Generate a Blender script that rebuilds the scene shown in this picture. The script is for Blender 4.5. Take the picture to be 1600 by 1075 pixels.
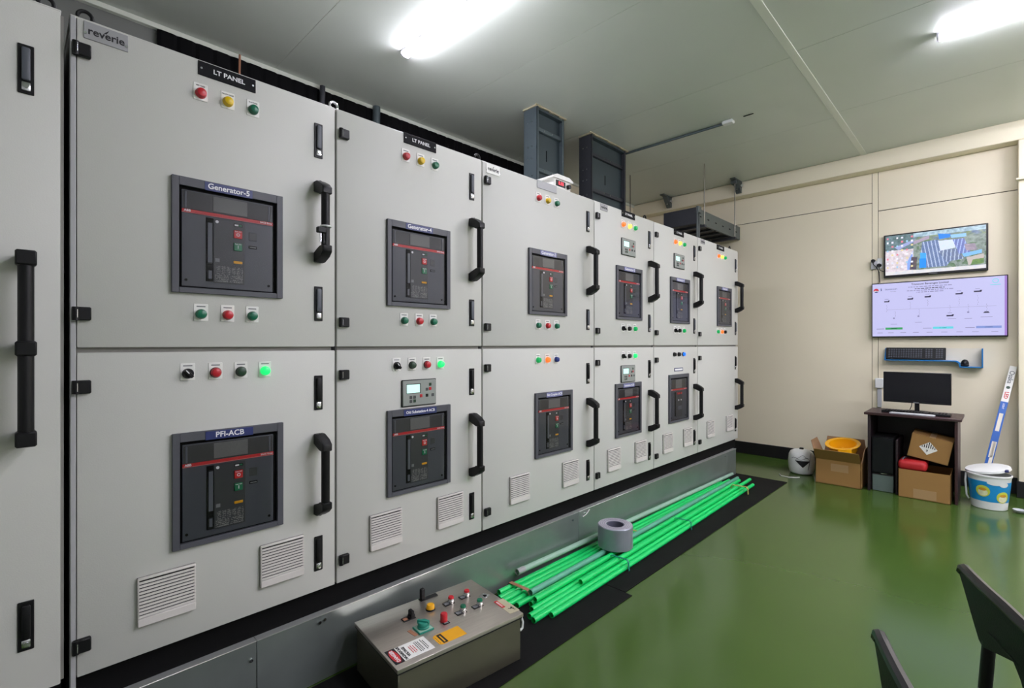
import bpy, bmesh, math, random
from mathutils import Vector, Matrix
random.seed(7)
R = math.radians
for o in list(bpy.data.objects): bpy.data.objects.remove(o)
SC = bpy.context.scene
COL = SC.collection

# ------------------------------------------------------------------ camera, world, exposure
cam_data = bpy.data.cameras.new('camera')
cam = bpy.data.objects.new('camera', cam_data); COL.objects.link(cam)
cam.location = (0, 0, 1.33)
cam.rotation_euler = (R(90), 0, R(44.55 - 90))
cam_data.sensor_fit = 'HORIZONTAL'; cam_data.sensor_width = 36
cam_data.lens = 770 / 1600 * 36
cam_data.clip_start = 0.02
SC.camera = cam
w = bpy.data.worlds.new('world'); SC.world = w; w.use_nodes = True
w.node_tree.nodes['Background'].inputs[0].default_value = (0.6, 0.7, 0.8, 1)
w.node_tree.nodes['Background'].inputs[1].default_value = 0.1
SC.view_settings.view_transform = 'Standard'
SC.view_settings.look = 'None'
SC.view_settings.exposure = 0.0
SC.view_settings.gamma = 1.0
SC.view_settings.use_curve_mapping = False
TUBE = 118.0            # brightness of the LED battens, seen and added ones alike

# ------------------------------------------------------------------ materials
def lin(c):
    return tuple(((v/255)/12.92 if v/255 <= .04045 else ((v/255+.055)/1.055)**2.4) for v in c)
MATS = {}
def mat(name, col, rough=.5, metal=0., emis=0., bump=0., bscale=200., var=0., vscale=6., spec=.5, alpha=1., stretch=None):
    m = bpy.data.materials.new(name); m.use_nodes = True
    nt = m.node_tree; b = nt.nodes['Principled BSDF']
    c = (*lin(col), 1)
    b.inputs['Base Color'].default_value = c
    b.inputs['Roughness'].default_value = rough
    b.inputs['Metallic'].default_value = metal
    b.inputs['Specular IOR Level'].default_value = spec
    if emis:
        k_ = .04 if name.startswith('screen') else .5
        b.inputs['Base Color'].default_value = (c[0]*k_, c[1]*k_, c[2]*k_, 1)
        b.inputs['Emission Color'].default_value = c
        b.inputs['Emission Strength'].default_value = emis
    if bump or var:
        tc = nt.nodes.new('ShaderNodeTexCoord'); mp = nt.nodes.new('ShaderNodeMapping')
        nt.links.new(tc.outputs['Object'], mp.inputs[0])
        if stretch: mp.inputs['Scale'].default_value = stretch
    if var:
        n = nt.nodes.new('ShaderNodeTexNoise'); n.inputs['Scale'].default_value = vscale
        n.inputs['Detail'].default_value = 5
        nt.links.new(mp.outputs[0], n.inputs['Vector'])
        mx = nt.nodes.new('ShaderNodeMix'); mx.data_type = 'RGBA'
        mx.inputs['A'].default_value = tuple(v*(1-var) for v in c[:3])+(1,)
        mx.inputs['B'].default_value = tuple(min(1, v*(1+var)) for v in c[:3])+(1,)
        nt.links.new(n.outputs['Fac'], mx.inputs['Factor'])
        nt.links.new(mx.outputs['Result'], b.inputs['Base Color'])
        rr = nt.nodes.new('ShaderNodeMapRange')
        rr.inputs['To Min'].default_value = max(.02, rough*(1-var)); rr.inputs['To Max'].default_value = min(1, rough*(1+var))
        nt.links.new(n.outputs['Fac'], rr.inputs['Value']); nt.links.new(rr.outputs[0], b.inputs['Roughness'])
    if bump:
        n2 = nt.nodes.new('ShaderNodeTexNoise'); n2.inputs['Scale'].default_value = bscale
        nt.links.new(mp.outputs[0], n2.inputs['Vector'])
        bp = nt.nodes.new('ShaderNodeBump'); bp.inputs['Strength'].default_value = bump; bp.inputs['Distance'].default_value = .002
        nt.links.new(n2.outputs['Fac'], bp.inputs['Height']); nt.links.new(bp.outputs[0], b.inputs['Normal'])
    MATS[name] = m
    return m
mat('powder_coat', (203, 203, 197), .45, bump=.12, bscale=260, spec=.35)
mat('powder_coat_side', (176, 176, 178), .5, spec=.35)
mat('seam_grey', (140, 138, 132), .6)
mat('black_plastic', (15, 15, 17), .45, spec=.3)
mat('black_matt', (9, 9, 10), .8, spec=.15)
mat('plate_black', (14, 14, 18), .6, spec=.15)
mat('rubber_gasket', (16, 16, 20), .7)
mat('chrome', (215, 215, 218), .18, 1.)
mat('bezel_grey', (78, 79, 86), .5)
mat('breaker_face', (66, 69, 77), .45)
mat('breaker_plate', (50, 52, 54), .45)
mat('breaker_light', (86, 90, 98), .45)
mat('window_dark', (52, 52, 52), .5)
mat('window_grey', (104, 104, 102), .5, var=.25, vscale=180, stretch=(3, 1, 1))
mat('strip_red', (196, 30, 34), .4)
mat('strip_pink', (205, 110, 110), .4)
mat('button_red', (205, 28, 30), .4)
mat('button_green', (0, 112, 70), .4)
mat('button_yellow', (230, 165, 10), .4)
mat('label_blue', (40, 50, 106), .4)
mat('label_blue_pale', (120, 122, 168), .4)
mat('white_ink', (238, 238, 240), .5)
mat('grey_ink', (120, 122, 124), .6)
mat('black_ink', (20, 20, 24), .6)
mat('red_ink', (205, 40, 44), .6)
mat('white_plate', (236, 235, 230), .4)
mat('lens_red', (190, 32, 44), .3)
mat('lens_yellow', (226, 188, 8), .3)
mat('lens_green', (6, 104, 74), .3)
mat('lens_dark_green', (34, 64, 44), .35)
mat('lens_blue', (18, 50, 130), .3)
mat('lens_black', (22, 18, 20), .35)
mat('lit_green', (30, 235, 120), .3, emis=1.0)
mat('lit_green_soft', (10, 190, 100), .3, emis=.45)
mat('lit_orange', (255, 110, 40), .3, emis=1.3)
mat('lit_amber', (255, 215, 90), .3, emis=1.4)
mat('lit_blue', (30, 120, 250), .3, emis=1.0)
mat('lit_red_digit', (235, 40, 60), .3, emis=1.2)
mat('lcd', (205, 250, 240), .3, emis=.9)
mat('controller_face', (146, 151, 146), .45)
mat('controller_dark', (70, 74, 74), .5)
mat('vent_plastic', (216, 211, 206), .5)
mat('vent_gap', (22, 22, 22), .8)
mat('aluminium_plate', (158, 158, 160), .45, .15)
mat('galvanised', (158, 166, 163), .3, .7, bump=.03, bscale=30, var=.22, vscale=5)
mat('galvanised_edge', (214, 216, 212), .3, .6)
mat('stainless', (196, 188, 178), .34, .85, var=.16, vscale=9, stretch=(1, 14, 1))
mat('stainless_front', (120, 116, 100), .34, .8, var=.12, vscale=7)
mat('rubber_mat', (15, 15, 15), .75, spec=.15, bump=.3, bscale=120, var=.12, vscale=3)
mat('pipe_green', (14, 205, 104), .34, var=.08, vscale=14, stretch=(1, 1, 1))
mat('pipe_grey', (92, 165, 140), .4, var=.1, vscale=14)
mat('pipe_pale', (150, 182, 164), .4, var=.12, vscale=12)
mat('tape_brown', (164, 112, 84), .45)
mat('tape_tan', (176, 170, 90), .5)
mat('tie_teal', (20, 130, 110), .5)
mat('roll_grey', (150, 152, 164), .3, .35, var=.12, vscale=20)
mat('roll_side', (176, 172, 182), .45)
mat('roll_core', (92, 92, 108), .6)
mat('tray_paint', (84, 96, 100), .45, .3)
mat('tray_dark', (62, 64, 70), .5, .3)
mat('tray_galv', (104, 112, 112), .45, .5, var=.2, vscale=20)
mat('duct_inside', (58, 70, 74), .6)
mat('cut_foam', (178, 170, 142), .8)
mat('wall_beige', (236, 226, 201), .6, bump=.08, bscale=60, var=.03, vscale=2)
mat('wall_trim', (236, 227, 201), .55)
mat('wall_gap', (70, 62, 50), .8)
mat('wall_grey', (112, 114, 110), .6)
mat('wall_white', (222, 223, 220), .6)
mat('skirting_black', (14, 13, 15), .55)
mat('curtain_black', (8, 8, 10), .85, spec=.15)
mat('ceiling_sheet', (208, 214, 205), .3, .0, spec=.32, var=.05, vscale=2)
mat('ceiling_strip', (222, 226, 214), .35)
mat('lamp_housing', (226, 224, 236), .4)
mat('tube_light', (243, 240, 255), .3, emis=TUBE)
mat('shelf_blue', (34, 118, 184), .3)
mat('shelf_white', (228, 222, 206), .4)
mat('tv_bezel', (14, 14, 17), .3)
mat('screen_off', (18, 18, 24), .15)
mat('screen_white', (206, 205, 250), .3, emis=.92)
mat('screen_violet', (190, 150, 240), .3, emis=.7)
mat('screen_green', (70, 180, 110), .3, emis=.8)
mat('screen_cyan', (110, 225, 240), .3, emis=.9)
mat('screen_blue', (140, 160, 226), .3, emis=.9)
mat('screen_ink', (64, 58, 96), .3, emis=.5)
mat('screen_ink_pale', (150, 146, 196), .3, emis=.8)
mat('screen_red', (222, 40, 70), .3, emis=.8)
mat('screen_navy', (40, 70, 150), .3, emis=.6)
mat('desk_wood', (58, 36, 38), .4, var=.25, vscale=10, stretch=(1, 8, 1))
mat('desk_dark', (34, 22, 26), .5)
mat('cardboard', (152, 114, 62), .75, var=.07, vscale=9)
mat('cardboard_inside', (150, 116, 82), .8)
mat('cardboard_tape', (168, 136, 96), .35)
mat('helmet_yellow', (244, 176, 14), .3)
mat('fabric_red', (176, 26, 32), .6, bump=.3, bscale=90)
mat('white_plastic', (224, 226, 224), .35, var=.05, vscale=10)
mat('silver_plastic', (178, 180, 184), .4)
mat('grey_box', (96, 110, 104), .5, var=.1, vscale=60)
mat('key_grey', (66, 70, 80), .5)
mat('bucket_blue', (26, 140, 200), .35, var=.06, vscale=8)
mat('bucket_yellow', (200, 204, 70), .4)
mat('bucket_food', (226, 224, 186), .5, var=.2, vscale=60)
mat('bucket_orange', (206, 150, 40), .5)
mat('box_blue', (42, 96, 178), .35)
mat('chair_plastic', (10, 10, 12), .5, spec=.2, bump=.25, bscale=320)
mat('chair_rim', (18, 18, 20), .35, spec=.4)
mat('steel_rod', (150, 146, 134), .35, .7)
mat('wire_white', (210, 208, 204), .5)

def glass_mat(name, tint, gloss, rough=.03):
    m = bpy.data.materials.new(name); m.use_nodes = True; nt = m.node_tree
    for n in list(nt.nodes): nt.nodes.remove(n)
    out = nt.nodes.new('ShaderNodeOutputMaterial'); mx = nt.nodes.new('ShaderNodeMixShader')
    t = nt.nodes.new('ShaderNodeBsdfTransparent'); t.inputs[0].default_value = (*tint, 1)
    g = nt.nodes.new('ShaderNodeBsdfGlossy'); g.inputs['Roughness'].default_value = rough
    f = nt.nodes.new('ShaderNodeFresnel'); f.inputs[0].default_value = 1.45
    mm = nt.nodes.new('ShaderNodeMath'); mm.operation = 'MULTIPLY'; mm.inputs[1].default_value = gloss
    nt.links.new(f.outputs[0], mm.inputs[0]); nt.links.new(mm.outputs[0], mx.inputs[0])
    nt.links.new(t.outputs[0], mx.inputs[1]); nt.links.new(g.outputs[0], mx.inputs[2]); nt.links.new(mx.outputs[0], out.inputs[0])
    MATS[name] = m
glass_mat('clear_cover', (.97, .97, .98), .7, .06)

def attr_mat(name, emis, rough=.5):
    m = bpy.data.materials.new(name); m.use_nodes = True; nt = m.node_tree; b = nt.nodes['Principled BSDF']
    a = nt.nodes.new('ShaderNodeAttribute'); a.attribute_name = 'print'
    if emis:
        nt.links.new(a.outputs['Color'], b.inputs['Emission Color']); b.inputs['Emission Strength'].default_value = emis
        b.inputs['Base Color'].default_value = (.02, .02, .02, 1)
    else:
        nt.links.new(a.outputs['Color'], b.inputs['Base Color'])
    b.inputs['Roughness'].default_value = rough
    MATS[name] = m
attr_mat('printed', 0); attr_mat('screen_picture', 1.25, .25)

def floor_mat():
    m = mat('epoxy_floor', (62, 86, 35), .17, spec=.4, var=.14, vscale=.9, bump=.05, bscale=22)
    return m
floor_mat()

# ------------------------------------------------------------------ mesh builder
class MB:
    def __init__(s): s.bm = bmesh.new()
    def _fin(s, verts, m):
        fs = set()
        for v in verts: fs.update(v.link_faces)
        for f in fs: f.material_index = m
        return fs
    def box(s, x0, x1, y0, y1, z0, z1, m=0, bv=0, seg=1, M=None):
        T = Matrix.Translation(((x0+x1)/2, (y0+y1)/2, (z0+z1)/2)) @ Matrix.Diagonal((abs(x1-x0), abs(y1-y0), abs(z1-z0), 1))
        if M is not None: T = M @ T
        r = bmesh.ops.create_cube(s.bm, size=1, matrix=T)
        fs = s._fin(r['verts'], m)
        if bv:
            es = set()
            for f in fs: es.update(f.edges)
            bmesh.ops.bevel(s.bm, geom=list(es), offset=bv, segments=seg, affect='EDGES', profile=.5)
        return s
    def cyl(s, p0, p1, r0, r1=None, seg=16, m=0):
        p0, p1 = Vector(p0), Vector(p1); d = p1-p0
        T = Matrix.Translation((p0+p1)/2) @ d.to_track_quat('Z', 'Y').to_matrix().to_4x4()
        r = bmesh.ops.create_cone(s.bm, cap_ends=True, segments=seg, radius1=r0, radius2=r0 if r1 is None else r1, depth=d.length, matrix=T)
        s._fin(r['verts'], m); return s
    def sph(s, c, r, seg=12, m=0, sc=(1, 1, 1)):
        T = Matrix.Translation(c) @ Matrix.Diagonal((*sc, 1))
        q = bmesh.ops.create_uvsphere(s.bm, u_segments=seg, v_segments=max(6, seg//2), radius=r, matrix=T)
        s._fin(q['verts'], m); return s
    def lathe(s, prof, o=(0, 0, 0), ax=(0, 0, 1), seg=24, m=0, close=False):
        o = Vector(o); q = Vector(ax).to_track_quat('Z', 'Y')
        rings = []
        for r, h in prof:
            if r < 1e-6: rings.append([s.bm.verts.new(o + q @ Vector((0, 0, h)))])
            else: rings.append([s.bm.verts.new(o + q @ Vector((r*math.cos(2*math.pi*i/seg), r*math.sin(2*math.pi*i/seg), h))) for i in range(seg)])
        if close: rings.append(rings[0])
        for a, b in zip(rings, rings[1:]):
            for i in range(seg):
                j = (i+1) % seg
                vs = [a[i % len(a)], a[j % len(a)], b[j % len(b)], b[i % len(b)]]
                u = []
                for v in vs:
                    if v not in u: u.append(v)
                if len(u) > 2:
                    try: s.bm.faces.new(u).material_index = m
                    except ValueError: pass
        return s
    def tube(s, pts, r, seg=10, m=0, closed=False, cap=True):
        pts = [Vector(p) for p in pts]; n = len(pts); rings = []; up = None
        for i, p in enumerate(pts):
            if closed: t = pts[(i+1) % n]-pts[i-1]
            else: t = pts[min(i+1, n-1)]-pts[max(i-1, 0)]
            t.normalize()
            if up is None: up = t.orthogonal().normalized()
            up = (up - t*up.dot(t)).normalized(); b = t.cross(up)
            rings.append([s.bm.verts.new(p + (up*math.cos(2*math.pi*k/seg)+b*math.sin(2*math.pi*k/seg))*r) for k in range(seg)])
        pr = list(zip(rings, rings[1:])) + ([(rings[-1], rings[0])] if closed else [])
        for a, b in pr:
            for k in range(seg):
                s.bm.faces.new((a[k], a[(k+1) % seg], b[(k+1) % seg], b[k])).material_index = m
        if cap and not closed:
            s.bm.faces.new(rings[0][::-1]).material_index = m; s.bm.faces.new(rings[-1]).material_index = m
        return s
    def prism(s, poly, ax, a0, a1, m=0):
        # ax 'x': poly=(y,z), 'y': poly=(x,z), 'z': poly=(x,y)
        def P(p, a):
            return (a, p[0], p[1]) if ax == 'x' else ((p[0], a, p[1]) if ax == 'y' else (p[0], p[1], a))
        A = [s.bm.verts.new(P(p, a0)) for p in poly]; B = [s.bm.verts.new(P(p, a1)) for p in poly]
        n = len(poly); fs = [s.bm.faces.new(A), s.bm.faces.new(B[::-1])]
        for i in range(n): fs.append(s.bm.faces.new((A[i], B[i], B[(i+1) % n], A[(i+1) % n])))
        for f in fs: f.material_index = m
        return s
    def mesh(s, name, mats, smooth=True):
        if not getattr(s, 'flat', False): bmesh.ops.recalc_face_normals(s.bm, faces=s.bm.faces)
        me = bpy.data.meshes.new(name); s.bm.to_mesh(me); s.bm.free()
        for k in ([mats] if isinstance(mats, str) else mats): me.materials.append(MATS[k])
        if smooth:
            me.polygons.foreach_set('use_smooth', [True]*len(me.polygons))
            me.set_sharp_from_angle(angle=R(38))
        return me
    def build(s, name, mats, parent=None, loc=(0, 0, 0), rot=None, smooth=True):
        return put(s.mesh(name, mats, smooth), name, parent, loc, rot)
def put(me, name, parent=None, loc=(0, 0, 0), rot=None):
    o = bpy.data.objects.new(name, me); COL.objects.link(o)
    o.location = loc
    if rot: o.rotation_euler = rot
    if parent is not None: o.parent = parent
    return o
def tag(o, label=None, cat=None, group=None, kind=None):
    if label: o['label'] = label
    if cat: o['category'] = cat
    if group: o['group'] = group
    if kind: o['kind'] = kind
    return o
def thing(name, label, cat, loc=(0, 0, 0), rz=0, group=None):
    o = bpy.data.objects.new(name, None); COL.objects.link(o); o.empty_display_size = .05
    o.location = loc; o.rotation_euler = (0, 0, rz)
    return tag(o, label, cat, group)
def struct(o): o['kind'] = 'structure'; return o

TXT = {}
def text_mesh(body, size, m, bold=.0, align='CENTER', ext=.0004, sx=1.):
    key = (body, size, m, bold, align, sx)
    if key in TXT: return TXT[key]
    cu = bpy.data.curves.new('lettering', 'FONT'); cu.body = body; cu.size = size
    cu.align_x = align; cu.align_y = 'CENTER'; cu.extrude = ext; cu.offset = bold*size; cu.resolution_u = 3
    ob = bpy.data.objects.new('lettering', cu); COL.objects.link(ob)
    dg = bpy.context.evaluated_depsgraph_get()
    me = bpy.data.meshes.new_from_object(ob.evaluated_get(dg)); me.name = 'lettering'
    bpy.data.objects.remove(ob); bpy.data.curves.remove(cu)
    if sx != 1.:
        for v in me.vertices: v.co.x *= sx
    me.materials.clear(); me.materials.append(MATS[m])
    TXT[key] = me
    return me
FRONT = (R(90), 0, 0)             # text facing -Y
FAR = (R(90), 0, R(-90))          # text facing -X
def text(body, size, m, parent, loc, rot=FRONT, bold=.012, name='lettering', align='CENTER', sx=1.):
    return put(text_mesh(body, size, m, bold, align, sx=sx), name, parent, loc, rot)

def painted(name, wd, ht, nx, ny, fn, material):
    """flat print: a grid of small coloured faces in local x (0..wd), y (0..ht)"""
    vs = [(wd*i/nx, ht*j/ny, 0) for j in range(ny+1) for i in range(nx+1)]
    fs = [(j*(nx+1)+i, j*(nx+1)+i+1, (j+1)*(nx+1)+i+1, (j+1)*(nx+1)+i) for j in range(ny) for i in range(nx)]
    me = bpy.data.meshes.new(name); me.from_pydata(vs, [], fs)
    ca = me.color_attributes.new('print', 'FLOAT_COLOR', 'CORNER'); buf = []
    for j in range(ny):
        for i in range(nx):
            c = (*lin(fn((i+.5)/nx, (j+.5)/ny)), 1.)
            buf += c*4
    ca.data.foreach_set('color', buf)
    me.materials.append(MATS[material])
    return me

# ------------------------------------------------------------------ room shell
XW, YL, ZC = 6.27, 3.65, 3.27
XB, YR = -2.6, -3.6
struct(MB().box(XB, XW+.05, YR, YL+.05, -.1, 0).build('floor', 'epoxy_floor'))
ceil = struct(MB().box(XB, XW+.05, YR, YL+.3, ZC+.002, ZC+.1).build('ceiling', 'ceiling_strip'))
# ceiling sheets with open joints
def sheet(x0, x1, y0, y1):
    MB().box(x0+.0015, x1-.0015, y0+.0015, y1-.0015, ZC, ZC+.003, bv=.0008).build('ceiling_panel', 'ceiling_sheet', ceil)
xs = [XB, -1.1, .1, 1.3, 2.5, 3.7, 4.95, XW+.03]
for a, b in zip(xs, xs[1:]): sheet(a, b, .96, YL+.02)
xs = [XB, -1.1, .05, 1.25, 2.45, 3.65, 4.85, XW+.03]
for a, b in zip(xs, xs[1:]):
    sheet(a, b, -1.4, .96); sheet(a, b, YR, -1.4)
struct(MB().box(XB, 6.12, .945, .995, ZC-.006, ZC+.001, bv=.002).build('trim_1', 'ceiling_strip'))
struct(MB().box(XB, XW, YL-.03, YL+.01, ZC-.03, ZC+.0, bv=.002).build('trim_2', 'ceiling_strip'))
# far wall
fw = struct(MB().box(XW, XW+.1, YR, YL, 0, ZC).build('wall_far', 'wall_gap'))
def board(y0, y1, z0, z1, d=.008, m='wall_beige'):
    MB().box(XW-d, XW, y0, y1, z0, z1, bv=.0015).build('wall_panel', m, fw)
board(.925, YL, .0, 2.787); board(.925, YL, 2.794, 3.1)
board(.875, .921, 0, 3.1, .012, 'wall_trim')
board(-.13, .871, 0, 2.695); board(-.13, .871, 2.702, 3.1)
board(YR, -.13, 0, 3.1)
struct(MB().box(6.12, XW, YR, YL, 3.1, ZC, bv=.006).build('trim_3', 'wall_trim'))
pil = struct(MB().box(6.12, XW, -.62, -.13, .0, 3.1, bv=.006).build('trim_4', 'wall_trim'))
MB().box(6.085, 6.12, -.6, -.115, 2.745, 2.765, bv=.004).build('conduit', 'wall_trim', pil)
struct(MB().box(XW-.022, XW, -.128, YL, 0, .142, bv=.003).build('baseboard_far', 'skirting_black'))
struct(MB().box(6.105, 6.13, -.63, -.12, 0, .142, bv=.003).build('baseboard_pillar', 'skirting_black'))
# wall behind the switchgear: black ribbed sheet as far as the risers, painted beyond
lw = struct(MB().box(XB, XW, YL, YL+.1, 0, ZC).build('wall_left', 'wall_grey'))
MB().box(4.55, XW, YL-.01, YL, 0, ZC, bv=.001).build('wall_panel', 'wall_beige', lw)
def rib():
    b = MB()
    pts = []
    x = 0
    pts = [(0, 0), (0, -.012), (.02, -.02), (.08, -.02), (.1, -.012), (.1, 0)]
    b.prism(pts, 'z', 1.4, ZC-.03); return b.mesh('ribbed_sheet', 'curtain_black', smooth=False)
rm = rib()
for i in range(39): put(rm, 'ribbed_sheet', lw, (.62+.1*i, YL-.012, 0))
struct(MB().box(XB-.1, XB, YR, YL, 0, ZC).build('wall_back', 'wall_white'))
struct(MB().box(XB, XW, YR-.1, YR, 0, ZC).build('wall_right', 'wall_white'))

# ------------------------------------------------------------------ LED battens: seen ones first, then added unseen ones
def batten(x, y0, y1, label):
    t = thing('ceiling_light', label, 'light', (x, (y0+y1)/2, ZC))
    L = (y1-y0)/2
    MB().box(-.03, .03, -L, L, -.018, 0, bv=.003).build('housing', 'lamp_housing', t)
    prof = [(-.03, -.019)] + [(-.033*math.cos(math.pi*k/10), -.021-.022*math.sin(math.pi*k/10)) for k in range(11)] + [(.03, -.019)]
    MB().prism(prof, 'y', -L+.012, L-.012).build('diffuser', 'tube_light', t)
    for s in (-1, 1):
        MB().prism([(p[0]*1.06, p[1]*1.02) for p in prof], 'y', s*L, s*(L-.012)).build('end_cap', 'lamp_housing', t)
batten(1.83, 1.6, 2.8, 'white LED batten on the ceiling above the switchgear row')
batten(4.07, -.93, .27, 'white LED batten on the ceiling at the right, near the wall with screens')
batten(1.83, -.93, .27, 'added unseen LED batten on the ceiling, in line with the one above the switchgear')  # added lamp, out of view, to brighten the door fronts
batten(5.4, -1.7, -.5, 'added unseen LED batten on the ceiling at the far right corner')  # put in unseen to lift the far wall and the ceiling near it
batten(4.07, -2.4, -1.2, 'added unseen LED batten on the ceiling, in line with the right one')  # extra unseen lamp for the right side of the room
batten(1.83, -2.4, -1.2, 'added unseen LED batten on the ceiling, level with the camera on the right')  # added out of view so the seen battens can run dimmer
batten(2.95, -3.4, -2.2, 'added unseen LED batten on the ceiling along the right wall, middle of the room')  # extra lamp, unseen, shares the load to shrink the ceiling halo
batten(5.4, -3.2, -2.0, 'added unseen LED batten on the ceiling along the far wall beyond the pillar')  # another added lamp out of view, again to dim the seen tubes
batten(2.95, -2.0, -.8, 'added unseen LED batten on the ceiling towards the right wall')  # unseen fill added for the far wall and the lower far doors

# ------------------------------------------------------------------ switchgear parts (shared meshes)
YP, BZ = 1.9, .264
P = {}
P['plate'] = MB().box(-.021, .021, -.0025, 0, -.023, .034, bv=.001).mesh('label_plate', 'white_plate')
P['legend'] = MB().box(-.013, .013, -.0032, -.002, .0235, .0272).mesh('legend', 'grey_ink')
for k in ('lens_red', 'lens_yellow', 'lens_green', 'lens_dark_green', 'lens_blue', 'lens_black', 'lit_green', 'lit_green_soft', 'lit_orange', 'lit_amber', 'lit_blue'):
    P['cap_'+k] = MB().lathe([(.0165, 0), (.0165, .009), (.0152, .011), (.0148, .017), (.013, .0205), (.007, .0225), (0, .023)], ax=(0, -1, 0), seg=20).mesh('lamp_cap', k)
P['ring'] = MB().lathe([(.0178, 0), (.0178, .007), (.0165, .0085)], ax=(0, -1, 0), seg=20).mesh('ring', 'black_plastic')
b = MB().lathe([(.0165, 0), (.0165, .01), (.015, .013), (0, .013)], ax=(0, -1, 0), seg=20)
b.box(-.0055, .0055, -.027, -.011, -.016, .016, bv=.002, M=Matrix.Rotation(R(-40), 4, 'Y'))
b.box(-.0016, .0016, -.0276, -.026, .001, .0145, m=1, M=Matrix.Rotation(R(-40), 4, 'Y'))
P['knob'] = b.mesh('knob', ['black_plastic', 'white_ink'])
P['latch'] = MB().box(-.0165, .0165, -.004, 0, -.0675, .0675, bv=.0015).mesh('latch', 'black_plastic')
P['lever'] = MB().box(-.009, .009, -.013, -.003, -.032, .058, bv=.004, seg=2).mesh('latch_lever', 'breaker_light')
P['lever_dark'] = MB().box(-.009, .009, -.013, -.003, -.032, .058, bv=.004, seg=2).mesh('latch_lever', 'black_plastic')
P['lock'] = MB().box(-.0095, .0095, -.009, -.003, -.06, -.036, bv=.003, seg=2).cyl((0, -.009, -.048), (0, -.012, -.048), .006, seg=12).mesh('key_lock', 'chrome')
P['hinge'] = MB().box(0, .04, -.016, .001, -.0195, .0195, bv=.003).cyl((.006, -.01, -.0195), (.006, -.01, .0195), .0085, seg=12).mesh('hinge', 'black_plastic')
P['pin'] = MB().cyl((.009, -.0192, -.012), (.009, -.0192, .012), .0012, seg=8).mesh('hinge_pin', 'chrome')
def handle_foot(s):
    b = MB()
    z0 = .158*s
    b.prism([(0, z0), (0, z0-.04*s), (-.03, z0-.046*s), (-.05, z0-.06*s), (-.083, z0-.06*s), (-.083, z0-.034*s), (-.06, z0-.018*s), (-.025, z0)], 'x', -.019, .019)
    bmesh.ops.bevel(b.bm, geom=list(b.bm.edges), offset=.003, segments=1, affect='EDGES', profile=.5)
    b.cyl((0, -.02, z0-.001*s), (0, -.02, z0+.0015*s), .005, seg=8)
    return b.mesh('handle_bracket', 'black_plastic')
P['foot_t'], P['foot_b'] = handle_foot(1), handle_foot(-1)
P['grip'] = MB().cyl((0, -.065, -.105), (0, -.065, .105), .0158, seg=18).mesh('grip', 'black_plastic')
P['slat'] = MB().prism([(-.0115, .0004), (-.0145, 0), (-.0145, .0057), (-.0125, .0066), (-.0115, .0066)], 'x', .003, .152).mesh('slat', 'vent_plastic', smooth=False)
P['screw'] = MB().cyl((0, 0, 0), (0, -.002, 0), .0035, seg=10).mesh('screw', 'chrome')
P['screw_dark'] = MB().cyl((0, 0, 0), (0, -.002, 0), .0045, seg=10).mesh('screw', 'black_matt')

def lamp(cab, x, z, kind, plate=True, name='indicator_lamp', ring=False, legend=True):
    """lamp, push button or selector switch on its white legend plate"""
    o = put(P['plate'], name, cab, (x, 0, z)) if plate else put(P['ring'], name, cab, (x, 0, z))
    if plate and legend: put(P['legend'], 'legend', o)
    if kind == 'knob': put(P['knob'], 'knob', o)
    else:
        put(P['cap_'+kind], 'lens', o)
        if plate and ring: put(P['ring'], 'ring', o)
    return o
def latch(cab, x, z, dark=False):
    o = put(P['latch'], 'latch', cab, (x, 0, z))
    put(P['lever_dark' if dark else 'lever'], 'lever', o); put(P['lock'], 'key_lock', o)
def hinge(cab, x, z):
    o = put(P['hinge'], 'hinge', cab, (x, 0, z)); put(P['pin'], 'hinge_pin', o)
def handle(cab, x, z):
    o = put(P['grip'], 'pull_handle', cab, (x, 0, z))
    put(P['foot_t'], 'handle_bracket', o); put(P['foot_b'], 'handle_bracket', o)
    return o
vent_base = MB().box(0, .155, -.004, 0, 0, .15).mesh('louver_vent', 'vent_gap')
vent_frame = MB().box(0, .155, -.016, 0, 0, .026, bv=.002).box(0, .155, -.013, 0, .1425, .15, bv=.002).box(0, .004, -.012, 0, .02, .148, bv=.001).box(.151, .155, -.012, 0, .02, .148, bv=.001).mesh('vent_frame', 'vent_plastic')
def vent(cab, x, z):
    o = put(vent_base, 'louver_vent', cab, (x, 0, z))
    put(vent_frame, 'vent_frame', o)
    for k in range(11): put(P['slat'], 'slat', o, (0, 0, .0277+.01045*k))

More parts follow.
